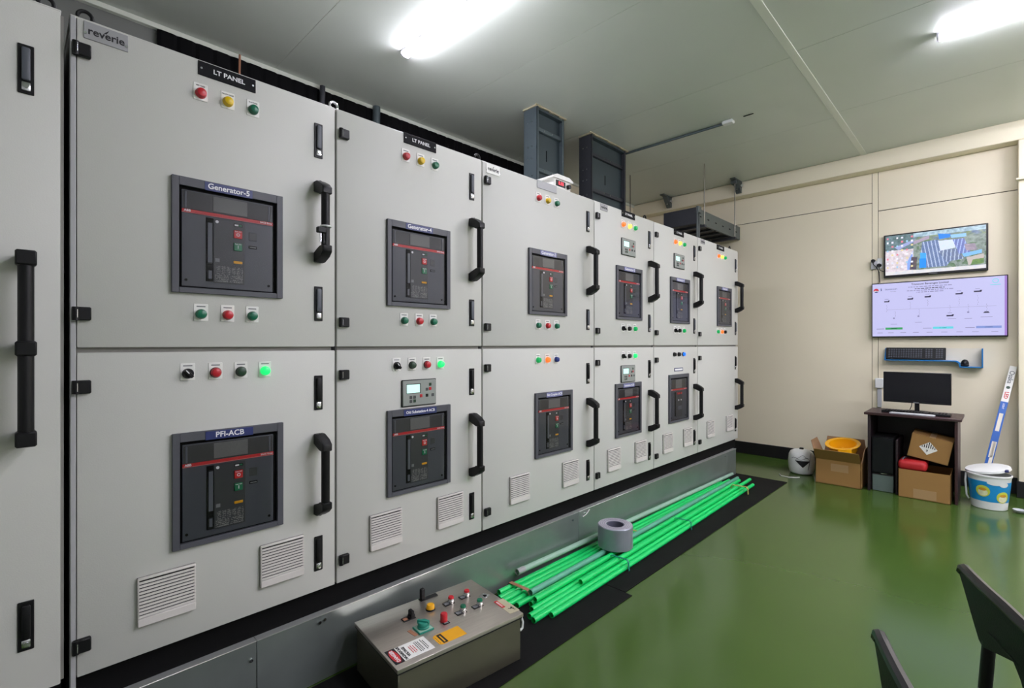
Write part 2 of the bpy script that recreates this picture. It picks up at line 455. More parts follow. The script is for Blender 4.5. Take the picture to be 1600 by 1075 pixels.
def bk(name, m, *boxes, bv=.001):
    b = MB()
    for q in boxes: b.box(*q, bv=bv)
    return b.mesh(name, m)
def breaker_meshes(W, H):
    d = {}
    a, c, e, f = .020, W-.021, .018, H-.029
    d['bezel'] = bk('circuit_breaker', 'bezel_grey', (0, a, -.014, 0, 0, H), (c, W, -.014, 0, 0, H), (a, c, -.0138, 0, 0, e), (a, c, -.0138, 0, f, H))
    d['recess'] = bk('recess', 'black_matt', (a, c, -.0015, 0, e, f), bv=0)
    x0, x1, z0, z1 = .028, W-.034, .022, H-.040
    d['face'] = bk('cover_panel', 'breaker_face', (x0, x1, -.006, -.001, z0, z1))
    d['window'] = bk('top_window', 'window_dark', (x0+.003, x1-.003, -.0072, -.004, .276, z1-.003), bv=.0005)
    d['grille'] = bk('display_unit', 'window_grey', (.118, .225, -.0085, -.004, .281, z1-.006), bv=.0005)
    d['clip'] = bk('window_clip', 'breaker_light', (0, .006, -.0088, -.004, .279, z1-.006), bv=.0008)
    d['strip'] = MB().box(x0, x1, -.009, -.004, .2655, .2755, bv=.0008).box(x0, x1, -.0088, -.004, .2635, .2656, m=1).mesh('red_strip', ['strip_red', 'strip_pink'])
    d['lever'] = MB().box(.097, .119, -.0085, -.004, .043, .258, bv=.001).box(.0995, .1165, -.014, -.008, .104, .242, m=1, bv=.002).box(.102, .116, -.0105, -.008, .05, .082, m=1, bv=.002).mesh('charging_lever', ['black_matt', 'breaker_light'])
    d['plate'] = bk('control_plate', 'breaker_plate', (.12, .217, -.0075, -.004, .04, .259))
    d['off'] = bk('off_button', 'button_red', (.181, .208, -.0115, -.006, .2, .228), bv=.0015)
    d['on'] = bk('on_button', 'button_green', (.181, .208, -.0115, -.006, .157, .184), bv=.0015)
    d['ind'] = MB().box(.181, .209, -.009, -.006, .112, .121, bv=.0008).mesh('spring_indicator', 'button_yellow')
    d['state'] = MB().box(.182, .209, -.009, -.006, .2415, .2505).box(.184, .196, -.0094, -.006, .2435, .2485, m=1).box(.198, .207, -.0094, -.006, .2435, .2485, m=2).mesh('state_indicator', ['black_matt', 'white_ink', 'button_green'])
    d['tags'] = MB().box(.125, .138, -.0082, -.006, .112, .124).mesh('white_tag', 'grey_ink')
    d['dot'] = MB().cyl((.13, -.007, .248), (.13, -.0095, .248), .005, seg=14).mesh('lock_cap', 'white_ink')
    d['slot'] = MB().box(.23, .257, -.0075, -.005, .171, .181, bv=.001).box(.233, .254, -.008, -.005, .174, .1775, m=1).mesh('slot', ['black_matt', 'grey_ink'])
    d['hatch'] = MB().box(.2305, .2565, -.0068, -.005, .199, .228, bv=.0008).mesh('small_hatch', 'breaker_plate')
    q = MB(); q.flat = True; q.bm.faces.new([q.bm.verts.new(v) for v in ((x0, -.0142, z0), (x1, -.0142, z0), (x1, -.0142, z1), (x0, -.0142, z1))])
    d['cover'] = q.mesh('clear_cover', 'clear_cover', smooth=False)
    return d
rl = random.Random(3)
_leg = [[rl.random() for i in range(44)] for j in range(26)]
def legend_px(u, v):
    i, j = int(u*44), int(v*26)
    if j % 3 == 0 or (21 <= i <= 22 and j < 12): return (58, 60, 62)
    if j > 12 and i % 8 in (0, 1): return (58, 60, 62)
    return (58, 60, 62) if _leg[j][i] < .42 else (128, 128, 126)
legend_me = painted('rating_legend', .086, .055, 44, 26, legend_px, 'printed')
BRK = breaker_meshes(.345, .378)
BRK2 = breaker_meshes(.352, .395)
def breaker(cab, x, z, label, pale=False, small=False, d=BRK, lx=.092, lw=.148):
    H = .378 if d is BRK else .395
    o = put(d['bezel'], 'circuit_breaker', cab, (x, 0, z))
    for k, n in (('recess', 'recess'), ('face', 'cover_panel'), ('window', 'top_window'), ('grille', 'display_unit'), ('strip', 'red_strip')):
        put(d[k], n, o)
    W = .345
    for cx in (.036, W-.05): put(d['clip'], 'window_clip', o, (cx, 0, 0))
    if not small:
        for k, n in (('lever', 'charging_lever'), ('plate', 'control_plate'), ('off', 'off_button'), ('on', 'on_button'), ('ind', 'spring_indicator'), ('state', 'state_indicator'), ('tags', 'white_tag'), ('dot', 'lock_cap'), ('slot', 'slot'), ('hatch', 'small_hatch')):
            put(d[k], n, o)
        put(legend_me, 'rating_legend', o, (.1245, -.0081, .043), FRONT)
        text('O', .015, 'white_ink', o, (.1945, -.012, .212), bold=.02)
        text('I', .015, 'white_ink', o, (.1945, -.012, .169), bold=.03)
        text('Push OFF', .0055, 'white_ink', o, (.1945, -.012, .2235), bold=.01)
        text('Push ON', .0055, 'white_ink', o, (.1945, -.012, .1795), bold=.01)
    else:
        MBx = MB().box(.12, .235, -.0075, -.004, .04, .259, bv=.001); MBx.build('control_plate', 'breaker_plate', o)
        for q, (px, pz, m) in enumerate(((.15, .235, 'lens_red'), (.18, .235, 'strip_red'), (.215, .236, 'lens_red'), (.165, .18, 'white_ink'), (.21, .18, 'white_ink'))):
            MB().cyl((px, -.007, pz), (px, -.011, pz), .009 if q < 3 else .0065, seg=12).build('push_button', m, o)
        MB().box(.1, .118, -.009, -.004, .05, .25, bv=.001).build('charging_lever', 'black_matt', o)
        MB().box(.155, .225, -.0082, -.006, .1, .13, bv=.0005).build('rating_plate', 'breaker_light', o)
    for px in (.04, .297): put(P['screw_dark'], 'screw', o, (px, -.006, .043))
    text('ABB', .0105, 'white_ink', o, (.034, -.0094, .2705), bold=.03, align='LEFT')
    text('SACE Emax', .0085, 'white_ink', o, (W-.037, -.0094, .2705), bold=.01, align='RIGHT')
    put(d['cover'], 'clear_cover', o)
    if label:
        lb = MB().box(lx, lx+lw, -.0155, -.0135, H-.031, H-.003, bv=.0004).build('name_label', 'label_blue_pale' if pale else 'label_blue', o)
        n = len(label)
        sz = min(.0255, lw/(n*.52)*1.0)
        text(label, sz, 'white_ink', o, (lx+lw/2, -.0158, H-.0165), bold=.018, sx=1.0)
    return o
ctrl_body = MB().box(0, .19, -.007, 0, 0, .122, bv=.003).mesh('controller', 'black_plastic')
ctrl_face = MB().box(.0035, .1865, -.0105, -.004, .0035, .1185, bv=.003).mesh('controller_face', 'controller_face')
ctrl_lcd = MB().box(.024, .094, -.0112, -.009, .062, .1, bv=.0005).mesh('lcd_screen', 'lcd')
ctrl_lcdb = MB().box(.022, .1, -.0108, -.009, .059, .104, bv=.0005).mesh('lcd_frame', 'controller_dark')
def small_btn(m, sx=.007): return MB().box(-sx, sx, -.0122, -.009, -sx, sx, bv=.001).mesh('push_button', m)
CB = {k: small_btn(k) for k in ('lens_dark_green', 'lens_red', 'black_plastic', 'controller_dark')}
def controller(cab, x, z):
    o = put(ctrl_body, 'controller', cab, (x, 0, z))
    put(ctrl_face, 'controller_face', o); put(ctrl_lcdb, 'lcd_frame', o); put(ctrl_lcd, 'lcd_screen', o)
    for bx, bz, k in ((.152, .096, 'lens_dark_green'), (.152, .076, 'lens_red'), (.134, .074, 'controller_dark'), (.101, .046, 'lens_red'), (.134, .046, 'black_plastic'), (.167, .046, 'controller_dark'), (.046, .042, 'controller_dark'), (.066, .042, 'controller_dark'), (.046, .024, 'controller_dark'), (.066, .025, 'lens_dark_green')):
        put(CB[k], 'push_button', o, (bx, 0, bz))
def nameplate(cab, x, z, txt='LT PANEL', m='plate_black'):
    o = MB().box(-.0895, .0895, -.0035, 0, -.0235, .0235, bv=.001).build('nameplate', m, cab, (x, 0, z))
    if txt:
        text(txt, .0212, 'white_ink', o, (.004, -.0038, 0), bold=.022, sx=1.08)
        for s in (-1, 1): put(P['screw'], 'screw', o, (s*.08, -.003, 0))
def logo(cab, x, z, wd=.105, ht=.056, m='aluminium_plate'):
    o = MB().box(0, wd, -.003, 0, 0, ht, bv=.0008).build('maker_plate', m, cab, (x, 0, z))
    text('reverie', wd*.29, 'black_ink', o, (wd*.5, -.0033, ht*.48), bold=.02)
    MB().prism([(wd*.44, ht*.62), (wd*.5, ht*.62), (wd*.56, ht*.86), (wd*.52, ht*.8)], 'y', -.0034, -.003).build('emblem', 'black_ink', o)
    for s in (.035, .965): put(P['screw'], 'screw', o, (wd*s, -.003, ht*.3))
class Cab:
    """collects a cabinet whose parts are placed in local x, absolute height z"""
    def __init__(s, label, x0, x1, doors=True, left_gap=.004):
        left_gap = .021 if abs(x0-.112) < 1e-6 else .004
        s.w = x1-x0
        s.t = thing('switchgear_cabinet', label, 'cabinet', (x0, YP, BZ), group=None)
        # pivot that keeps children heights absolute: every child is placed at z - BZ
        s.x0 = x0
        w_ = s.w
        MB().box(.010, w_-.010, .022, 1.0, .36-BZ, 2.274-BZ).build('body', 'powder_coat_side', s.t, smooth=False)
        MB().box(.0, w_, .03, .98, 0, .36-BZ).build('base_frame', 'black_matt', s.t, smooth=False)
        if doors:
            for z0, z1 in ((1.3195, 2.276), (.362, 1.3045)):
                MB().box(left_gap, w_-.004, 0, .022, z0-BZ, z1-BZ, bv=.003, seg=2).build('door', 'powder_coat', s.t)
            MB().box(.012, w_-.012, .018, .024, 1.3-BZ, 1.325-BZ).build('seam_strip', 'seam_grey', s.t, smooth=False)
        else:
            MB().box(.004, w_-.004, 0, .022, .362-BZ, 2.276-BZ, bv=.003, seg=2).build('door', 'powder_coat', s.t)
        MB().box(.006 if left_gap > .01 else .002, w_-.002, .006, 1.0, 2.276-BZ, 2.284-BZ, bv=.002).build('top_plate', 'powder_coat', s.t)
# build: parts call with z already reduced by BZ through this wrapper parent
def cabinet(label, x0, x1, doors=True):
    c = Cab(label, x0, x1, doors)
    return c.t
def Z(z): return z-BZ

def std(c, w_, hinges=True):
    for z in (2.127, 1.488, 1.139, .509): latch(c, w_-.0725, Z(z), dark=z < 1.3)
    handle(c, w_-.073, Z(1.806)); handle(c, w_-.073, Z(.822))
    if hinges:
        for z in (2.183, 1.418, 1.205, .455): hinge(c, .012, Z(z))
def eye_at(c, x, m='black_plastic'):
    pts = [(x+.017*math.cos(a), .05, Z(2.284)+.026+.017*math.sin(a)) for a in [2*math.pi*k/16 for k in range(16)]]
    b = MB().tube(pts, .0055, 8, closed=True); b.cyl((x, .05, Z(2.28)), (x, .05, Z(2.297)), .012, seg=10)
    b.build('lifting_eye', m, c)

# --- cabinet at the left edge of the photo, one tall door
c = cabinet('pale grey switchgear cabinet with one tall door and long black handle, cut by left edge', -.70, .102, doors=False)
for z in (2.083, .557): latch(c, .728, Z(z), dark=z < 1)
g = MB().cyl((0, -.065, -.245), (0, -.065, .245), .0165, seg=18).build('pull_handle', 'black_plastic', c, (.727, 0, Z(1.318)))
for s in (-1, 0, 1):
    MB().box(-.021, .021, -.085, -.04, s*.24-.02, s*.24+.02, bv=.004).box(-.019, .019, -.05, 0, s*.24-.016, s*.24+.016, bv=.003).build('handle_bracket', 'black_plastic', g)
MB().box(.794, .8055, .01, .6, Z(.37), Z(2.27)).build('side_frame', 'seam_grey', c)
eye_at(c, .77)
# --- A
xA, xB_, xC, xD, xE, xF, xG = .112, .918, 1.710, 2.705, 3.500, 4.285, 5.243
c = cabinet('pale grey switchgear cabinet with breakers labelled Generator-5 above and PFI-ACB below', xA, xB_); wA = xB_-xA
std(c, wA)
MB().box(.006, .019, -.002, .03, .0, Z(2.278), bv=.002).build('side_post', 'powder_coat_side', c)
logo(c, .148-xA, Z(2.224), .103, .05)
nameplate(c, .526-xA, Z(2.2535))
for x, k, tx in ((.444, 'lens_red', 'RED PHASE'), (.5255, 'lens_yellow', 'YELLOW PHASE'), (.607, 'lens_green', 'BLUE PHASE')):
    o = lamp(c, x-xA, Z(2.167), k, legend=False)
    text(tx, .0052, 'black_ink', o, (0, -.003, .0255), bold=0)
breaker(c, .361-xA, Z(1.498), 'Generator-5')
for x, k in ((.445, 'lens_green'), (.525, 'lens_red'), (.604, 'lens_green')): lamp(c, x-xA, Z(1.43), k)
lamp(c, .407-xA, Z(1.233), 'knob', name='selector_switch')
for x, k in ((.488, 'lens_red'), (.567, 'lens_dark_green'), (.647, 'lit_green')): lamp(c, x-xA, Z(1.233), k, ring=k != 'lit_green')
breaker(c, .363-xA, Z(.661), 'PFI-ACB')
vent(c, .273-xA, Z(.454)); vent(c, .63-xA, Z(.45))
eye_at(c, .155-xA)
# small keys on a ring tied to the upper handle
key = thing('key_ring', 'small bunch of keys tied to the upper handle of the Generator-5 cabinet', 'keys', (.845, YP-.065, 1.78))
MB().tube([(.0185*math.cos(a), .0185*math.sin(a), 0) for a in [2*math.pi*k/16 for k in range(16)]], .0035, 6, closed=True).build('white_tie', 'white_plastic', key)
MB().box(-.03, .004, -.012, .008, -.03, -.008, bv=.003).build('lock_tag', 'black_plastic', key, (-.01, -.012, 0))
MB().box(-.05, -.028, -.004, .004, -.058, -.05, bv=.001, M=Matrix.Rotation(R(-35), 4, 'Y')).build('key', 'black_plastic', key, (.0, -.01, .01))
MB().box(-.028, -.022, -.004, .002, -.065, -.02, bv=.001).build('key', 'chrome', key, (0, -.012, 0))
MB().box(-.016, -.01, -.004, .002, -.07, -.02, bv=.001).build('key', 'black_plastic', key, (0, -.012, 0))
# --- B
c = cabinet('pale grey switchgear cabinet with Generator-4 breaker above and grey controller below', xB_, xC); wB = xC-xB_
std(c, wB)
nameplate(c, 1.325-xB_, Z(2.2585))
for x, k in ((1.246, 'lens_red'), (1.326, 'lens_yellow'), (1.407, 'lens_green')): lamp(c, x-xB_, Z(2.174), k)
breaker(c, 1.147-xB_, Z(1.498), 'Generator-4')
for x, k in ((1.237, 'lens_green'), (1.318, 'lens_red'), (1.397, 'lens_green')): lamp(c, x-xB_, Z(1.435), k)
lamp(c, 1.198-xB_, Z(1.234), 'knob', name='selector_switch')
for x, k in ((1.279, 'lens_dark_green'), (1.36, 'lens_red'), (1.439, 'lit_green')): lamp(c, x-xB_, Z(1.234), k, ring=k != 'lit_green')
controller(c, 1.222-xB_, Z(1.046))
breaker(c, 1.148-xB_, Z(.660), 'Old Substation-4 ACB', lx=.08, lw=.18)
vent(c, 1.066-xB_, Z(.45)); vent(c, 1.42-xB_, Z(.449))
eye_at(c, .014, 'chrome')
# --- C
c = cabinet('wide pale grey switchgear cabinet with blank silver plate and white display box on top', xC, xD); wC = xD-xC
std(c, wC)
logo(c, 1.738-xC, Z(2.225), .096, .05, 'white_plate')
nameplate(c, 2.224-xC, Z(2.2605), None, 'aluminium_plate')
for x, k in ((2.147, 'lens_red'), (2.228, 'lens_yellow'), (2.311, 'lens_green')): lamp(c, x-xC, Z(2.177), k)
breaker(c, 2.058-xC, Z(1.5), 'Generator-3', pale=True)
for x, k in ((2.143, 'lens_green'), (2.227, 'lens_red'), (2.31, 'lens_green')): lamp(c, x-xC, Z(1.438), k)
for x, k in ((2.142, 'lit_green_soft'), (2.225, 'lit_orange'), (2.307, 'lens_blue')): lamp(c, x-xC, Z(1.237), k)
breaker(c, 2.113-xC, Z(.668), 'Bus Coupler-ACB', pale=True)
vent(c, 1.908-xC, Z(.452)); vent(c, 2.366-xC, Z(.452))
eye_at(c, .01)
# --- D
c = cabinet('pale grey switchgear cabinet fourth from left with a small controller on both doors', xD, xE); wD = xE-xD
std(c, wD)
logo(c, 2.775-xD, Z(2.232), .085, .045)
nameplate(c, 3.127-xD, Z(2.2615))
for x, k in ((3.053, 'lit_orange'), (3.137, 'lit_amber'), (3.216, 'lit_green_soft')): lamp(c, x-xD, Z(2.18), k)
controller(c, 3.03-xD, Z(1.964))
breaker(c, 2.961-xD, Z(1.504), 'Generator-2', pale=True)
lamp(c, 3.053-xD, Z(1.441), 'knob', name='selector_switch')
for x, k in ((3.133, 'lens_black'), (3.214, 'lit_green_soft')): lamp(c, x-xD, Z(1.441), k)
lamp(c, 3.053-xD, Z(1.244), 'knob', name='selector_switch')
for x, k in ((3.133, 'lens_black'), (3.212, 'lit_green')): lamp(c, x-xD, Z(1.244), k)
controller(c, 3.023-xD, Z(1.055))
breaker(c, 2.95-xD, Z(.672), 'Substation ACB', pale=True)
vent(c, 2.855-xD, Z(.455)); vent(c, 3.216-xD, Z(.456))
eye_at(c, wD-.05)
# --- E
c = cabinet('pale grey switchgear cabinet fifth from left with controller above and blue lamp below', xE, xF); wE = xF-xE
std(c, wE)
nameplate(c, 3.921-xE, Z(2.2575))
for x, k in ((3.849, 'lit_orange'), (3.93, 'lit_amber'), (4.011, 'lit_green_soft')): lamp(c, x-xE, Z(2.173), k)
controller(c, 3.826-xE, Z(1.958))
breaker(c, 3.762-xE, Z(1.502), 'Generator-1', pale=True)
lamp(c, 3.849-xE, Z(1.442), 'knob', name='selector_switch')
for x, k in ((3.921, 'lens_black'), (4.007, 'lit_green_soft')): lamp(c, x-xE, Z(1.442), k)
for x, k in ((3.834, 'lens_black'), (3.914, 'lens_black'), (4.0, 'lit_blue')): lamp(c, x-xE, Z(1.244), k, plate=False)
o = MB().box(-.077, .077, -.003, 0, -.014, .014, bv=.0008).build('name_label', 'label_blue', c, (3.916-xE, 0, Z(1.117)))
MB().box(-.068, .068, -.0034, -.002, -.008, .008, bv=.0003).build('legend', 'white_ink', o)
breaker(c, 3.735-xE, Z(.683), None, small=True, d=BRK2)
vent(c, 3.641-xE, Z(.455)); vent(c, 4.0-xE, Z(.456))
# --- F
c = cabinet('pale grey switchgear cabinet at far end of the row with a blank lower door', xF, xG); wF = xG-xF
std(c, wF)
logo(c, 4.347-xF, Z(2.235), .085, .04)
nameplate(c, 4.79-xF, Z(2.2535))
for x, k in ((4.737, 'lit_orange'), (4.815, 'lit_amber'), (4.892, 'lit_green_soft')): lamp(c, x-xF, Z(2.17), k)
breaker(c, 4.702-xF, Z(1.502), 'Generator', pale=True)
for x, k in ((4.721, 'lit_green_soft'), (4.815, 'lit_orange'), (4.892, 'lens_black')): lamp(c, x-xF, Z(1.447), k)
vent(c, 4.475-xF, Z(.466)); vent(c, 4.928-xF, Z(.47))
eye_at(c, wF-.09)

# ------------------------------------------------------------------ galvanised kerb under the cabinets
k = thing('galvanised_kerb', 'galvanised steel sheet kerb with bolted joints along the cabinet row', 'kerb', (2.2, YP, 0))
for a, b in ((-1.0, .62), (.62, 2.535), (2.535, 4.955), (4.955, 5.19)):
    MB().box(a+.0015-2.2, b-.0015-2.2, 0, .02, .002, .26, bv=.001).build('sheet', 'galvanised', k)
    MB().box(a+.001-2.2, b-.001-2.2, -.004, .035, .26, .2635, bv=.001).build('top_lip', 'galvanised_edge', k)
MB().box(-3.2, 2.99, .02, .95, .0, .258).build('core', 'black_matt', k, smooth=False)
for x, z in ((.85, .235), (.87, .24), (2.47, .225), (2.6, .235), (.6, .2), (4.9, .23)):
    MB().cyl((x-2.2, .001, z), (x-2.2, -.006, z), .0065, seg=8).build('bolt', 'chrome', k)
MB().tube([(2.57-2.2+.075*t, -.005, .222+.03*t*t) for t in [i/8 for i in range(9)]], .004, 6).build('wire_end', 'wire_white', k)

# ------------------------------------------------------------------ rubber mats
o = MB().box(0, 2.92, 0, .475, 0, .005, bv=.0015).build('floor_mat', 'rubber_mat', None, (2.303, 1.415, 0), (0, 0, R(.4)))
tag(o, 'black rubber floor mat under the green conduits, reaching the far end of the row', 'mat')
o = MB().box(-2.9, 0, 0, .515, 0, .005, bv=.0015).build('floor_mat', 'rubber_mat', None, (2.298, 1.372, 0))
tag(o, 'black rubber floor mat under the steel control box, nearest the camera', 'mat')

# ------------------------------------------------------------------ conduits
def pipe(a, b, r, m, label, cap=None):
    a, b = Vector(a), Vector(b); c = a; d = b-a; L = d.length
    q = d.to_track_quat('Z', 'Y')
    mb = MB().lathe([(r, 0), (r, L), (r*.82, L), (r*.82, 0)], seg=16, close=True)
    o = mb.build('conduit_pipe', m, None, a)
    o.rotation_mode = 'QUATERNION'; o.rotation_quaternion = q
    tag(o, label, 'pipe', 'conduits lying on the rubber mat')
    if cap:
        MB().lathe([(r*1.12, -.004), (r*1.12, .05), (r*.85, .05), (r*.85, -.004)], seg=16, close=True).build('coupling', cap, o)
    return o
rg = .0145; z1 = .005+rg; z2 = z1+.026
pipe((1.935, 1.862, .088), (4.98, 1.860, .0505), .0155, 'pipe_pale', 'pale grey-green conduit lying apart along the steel kerb', 'aluminium_plate')
pipe((1.790, 1.858, z1+.010), (4.72, 1.868, z1), rg, 'pipe_green', 'bright green conduit in the brown-taped bundle, nearest the kerb')
pipe((1.760, 1.826, z1+.002), (4.84, 1.837, z1), rg, 'pipe_green', 'bright green conduit in the brown-taped bundle, second from the kerb')
pipe((1.750, 1.788, z1+.006), (4.70, 1.806, z1), rg, 'pipe_green', 'bright green conduit in the brown-taped bundle, third from the kerb')
pipe((1.740, 1.752, z1), (4.66, 1.775, z1), rg, 'pipe_green', 'bright green conduit in the brown-taped bundle, fourth from the kerb')
pipe((1.778, 1.715, z1), (3.0, 1.733, z1), rg*.95, 'pipe_green', 'bright green conduit beside the taped bundle with its open end forward')
pipe((1.875, 1.712, z1+.0305), (4.87, 1.768, z1+.029), .0155, 'pipe_grey', 'grey-green conduit lying on top between the green ones')
pipe((1.835, 1.672, z1), (4.62, 1.744, z1), rg, 'pipe_green', 'bright green conduit under the grey-green one, left of its pair')
pipe((1.842, 1.652, z2+.002), (4.80, 1.728, z2+.002), rg, 'pipe_green', 'bright green conduit on top, just right of the grey-green one')
pipe((1.800, 1.635, z1), (4.74, 1.713, z1), rg*1.03, 'pipe_green', 'bright green conduit in the right group, second row from mat edge')
pipe((1.748, 1.603, z1), (4.72, 1.681, z1), rg, 'pipe_green', 'bright green conduit in the right group with the left one of two front ends')
pipe((1.736, 1.567, z1), (4.68, 1.650, z1), rg*1.04, 'pipe_green', 'bright green conduit whose near end reaches furthest towards the camera')
pipe((1.830, 1.535, z1), (4.84, 1.619, z1), rg, 'pipe_green', 'bright green conduit on the outer side, nearest the green floor')
pipe((2.15, 1.598, z2+.003), (4.90, 1.666, z2+.003), rg, 'pipe_green', 'bright green conduit lying on top of the right group, past the teal tie')
def band(x, y0, y1, zt, m, label, wd=.02, sk=0.):
    b = MB()
    pts = [(y0, .006), (y0+.004, zt-.014), (y0+.016, zt), (y1-.016, zt-.004), (y1-.004, zt-.02), (y1, .006)]
    inn = [(y0+.0025, .006), (y0+.0065, zt-.016), (y0+.017, zt-.0025), (y1-.017, zt-.0065), (y1-.0065, zt-.022), (y1-.0025, .006)]
    n = len(pts)
    b.prism(pts + inn[::-1], 'x', -wd/2, wd/2)
    o = b.build('tape_band', m, None, (x, 0, 0), (0, 0, 0), smooth=False)
    tag(o, label, 'tape'); return o
band(1.885, 1.718, 1.884, .053, 'tape_brown', 'brown tape band round the near end of the conduit bundle', .024)
band(3.0, 1.735, 1.868, .052, 'tape_tan', 'tan tape band round the conduits behind the tape roll', .018)
band(2.53, 1.53, 1.668, .068, 'tie_teal', 'teal tie round the right group of conduits, in front of tape roll', .012)
band(3.4, 1.55, 1.69, .068, 'tie_teal', 'teal tie round the right group of conduits, beyond the tape roll', .012)
band(4.55, 1.56, 1.712, .07, 'tape_tan', 'tan tape band round the far ends of the conduits', .022)
# duct tape roll
t = thing('tape_roll', 'large silver-grey tape roll standing flat on the green conduits', 'tape', (2.655, 1.705, .0665))
MB().lathe([(.056, .002), (.104, 0), (.108, .004), (.108, .132), (.104, .136), (.056, .135)], seg=40, close=True).build('tape_winding', ['roll_grey'], t)
MB().lathe([(.058, .1352), (.103, .1362), (.103, .1369), (.058, .1359)], seg=40, close=True).build('winding_edge', 'roll_side', t)
for r_ in (.068, .08, .092):
    MB().lathe([(r_, .1365), (r_+.0012, .1365), (r_+.0012, .1372), (r_, .1372)], seg=36, close=True).build('winding_line', 'roll_core', t)
MB().lathe([(.05, .0), (.057, 0), (.057, .134), (.05, .134)], seg=32, close=True).build('core', 'roll_core', t)
MB().box(-.008, .008, -.0015, .001, .022, .11, bv=.0005).build('tape_end', 'pipe_pale', t, (.083, -.071, 0), (0, 0, R(49)))

# ------------------------------------------------------------------ steel control box on the floor
cbx = thing('control_box', 'stainless steel push-button control box lying on the black mat, lid up', 'control box', (1.243, 1.64, .005), R(-6))
CW, CD = .288, .193
MB().box(-CW+.008, CW-.008, -CD+.008, CD-.008, 0, .176, bv=.004).build('enclosure', 'stainless_front', cbx)
MB().box(-CW+.004, CW-.004, -CD+.004, CD-.004, .1725, .179).build('gasket', 'rubber_gasket', cbx)
MB().box(-CW, CW, -CD, CD, .179, .195, bv=.003, seg=2).build('lid', 'stainless', cbx)
_R = Matrix.Rotation(R(6), 4, 'Z')
def W2L(x, y):
    v = _R @ Vector((x-1.243, y-1.64, 0)); return v.x, v.y
TZ = .195
def legend_plate(x, y, sx=.02, sy=.014, m='black_plastic', name='legend_plate', dx=-.022):
    o = MB().box(-sx+dx, sx+dx, -sy, sy, 0, .0025, bv=.0006).build(name, m, cbx, (x, y, TZ))
    return o
def cbutton(x, y, col, collar='chrome', h=.028, plate=True, r=.0125):
    X, Y = W2L(x, y)
    o = MB().box(-.036, .012, -.014, .014, 0, .0025, bv=.0006).build('push_button', 'black_plastic', cbx, (X, Y, TZ))
    MB().box(-.033, -.014, -.009, .009, .002, .0031).build('legend', 'grey_ink', o)
    MB().lathe([(r*1.15, 0), (r*1.15, .012), (r*1.02, .014), (r*1.02, h-.008)], seg=20).build('collar', collar, o)
    MB().lathe([(r, .012), (r, h-.004), (r*.85, h), (0, h+.0006)], seg=20).build('cap', col, o)
cbutton(1.347, 1.700, 'lens_red'); cbutton(1.432, 1.695, 'lens_red')
cbutton(1.338, 1.607, 'lens_green'); cbutton(1.420, 1.594, 'lens_green')
X, Y = W2L(1.236, 1.606)
o = MB().box(-.014, .014, -.026, .012, 0, .0025, bv=.0006).build('push_button', 'black_plastic', cbx, (X, Y, TZ))
MB().box(-.009, .009, -.022, -.013, .002, .0031).build('legend', 'grey_ink', o)
MB().lathe([(.015, 0), (.015, .012), (.0145, .03), (.012, .034), (0, .035)], seg=20).build('cap', 'lens_red', o)
X, Y = W2L(1.252, 1.720)
o = MB().lathe([(.019, 0), (.019, .006), (.0175, .008), (.0165, .018), (.014, .022), (0, .023)], seg=22).build('indicator_lamp', 'button_yellow', cbx, (X, Y, TZ))
MB().lathe([(.0205, 0), (.0205, .005), (.019, .006)], seg=22).build('ring', 'black_plastic', o)
X, Y = W2L(1.158, 1.724)
o = MB().box(-.04, .014, -.015, .015, 0, .003, bv=.0006).build('selector_switch', 'black_plastic', cbx, (X, Y, TZ))
MB().box(-.036, -.018, -.009, .009, .0025, .0036).build('legend', 'tape_brown', o)
MB().lathe([(.015, 0), (.015, .012), (0, .013)], seg=18).box(-.008, .008, -.014, .014, .01, .032, bv=.003).build('knob', 'black_plastic', o)
X, Y = W2L(1.272, 1.81)
o = MB().box(-.012, .075, -.012, .012, 0, .003, bv=.0006).build('lid_handle', 'black_plastic', cbx, (X, Y, TZ))
MB().box(-.009, .012, -.009, .009, .002, .05, bv=.004).build('lever', 'black_plastic', o)
X, Y = W2L(1.146, 1.622)
o = MB().box(-.032, .032, -.03, .03, 0, .006, bv=.001).build('rotary_switch', 'tie_teal', cbx, (X, Y, TZ))
MB().box(-.029, .029, -.027, .027, .0055, .0072, bv=.0005).build('dial_plate', 'pipe_pale', o)
MB().lathe([(.023, .006), (.024, .012), (.02, .016)], seg=24).lathe([(.0, .03), (.019, .03), (.022, .026), (.022, .016), (.02, .014)], seg=24).box(-.006, .006, -.025, .025, .02, .036, bv=.002, M=Matrix.Rotation(R(40), 4, 'Z')).build('knob', 'tie_teal', o)
X, Y = W2L(1.1, 1.628)
MB().box(-.008, .008, -.025, .025, 0, .0012, bv=.0004).build('tape_piece', 'tape_brown', cbx, (X, Y, TZ), (0, 0, R(8)))
X, Y = W2L(1.489, 1.64)
o = MB().box(-.018, .018, -.018, .018, 0, .0012, bv=.0004).build('key_lock', 'chrome', cbx, (X, Y, TZ), (0, 0, R(20)))
MB().prism([(-.009, -.008), (.009, -.008), (0, .01)], 'z', .001, .003).build('key_hole', 'black_matt', o)
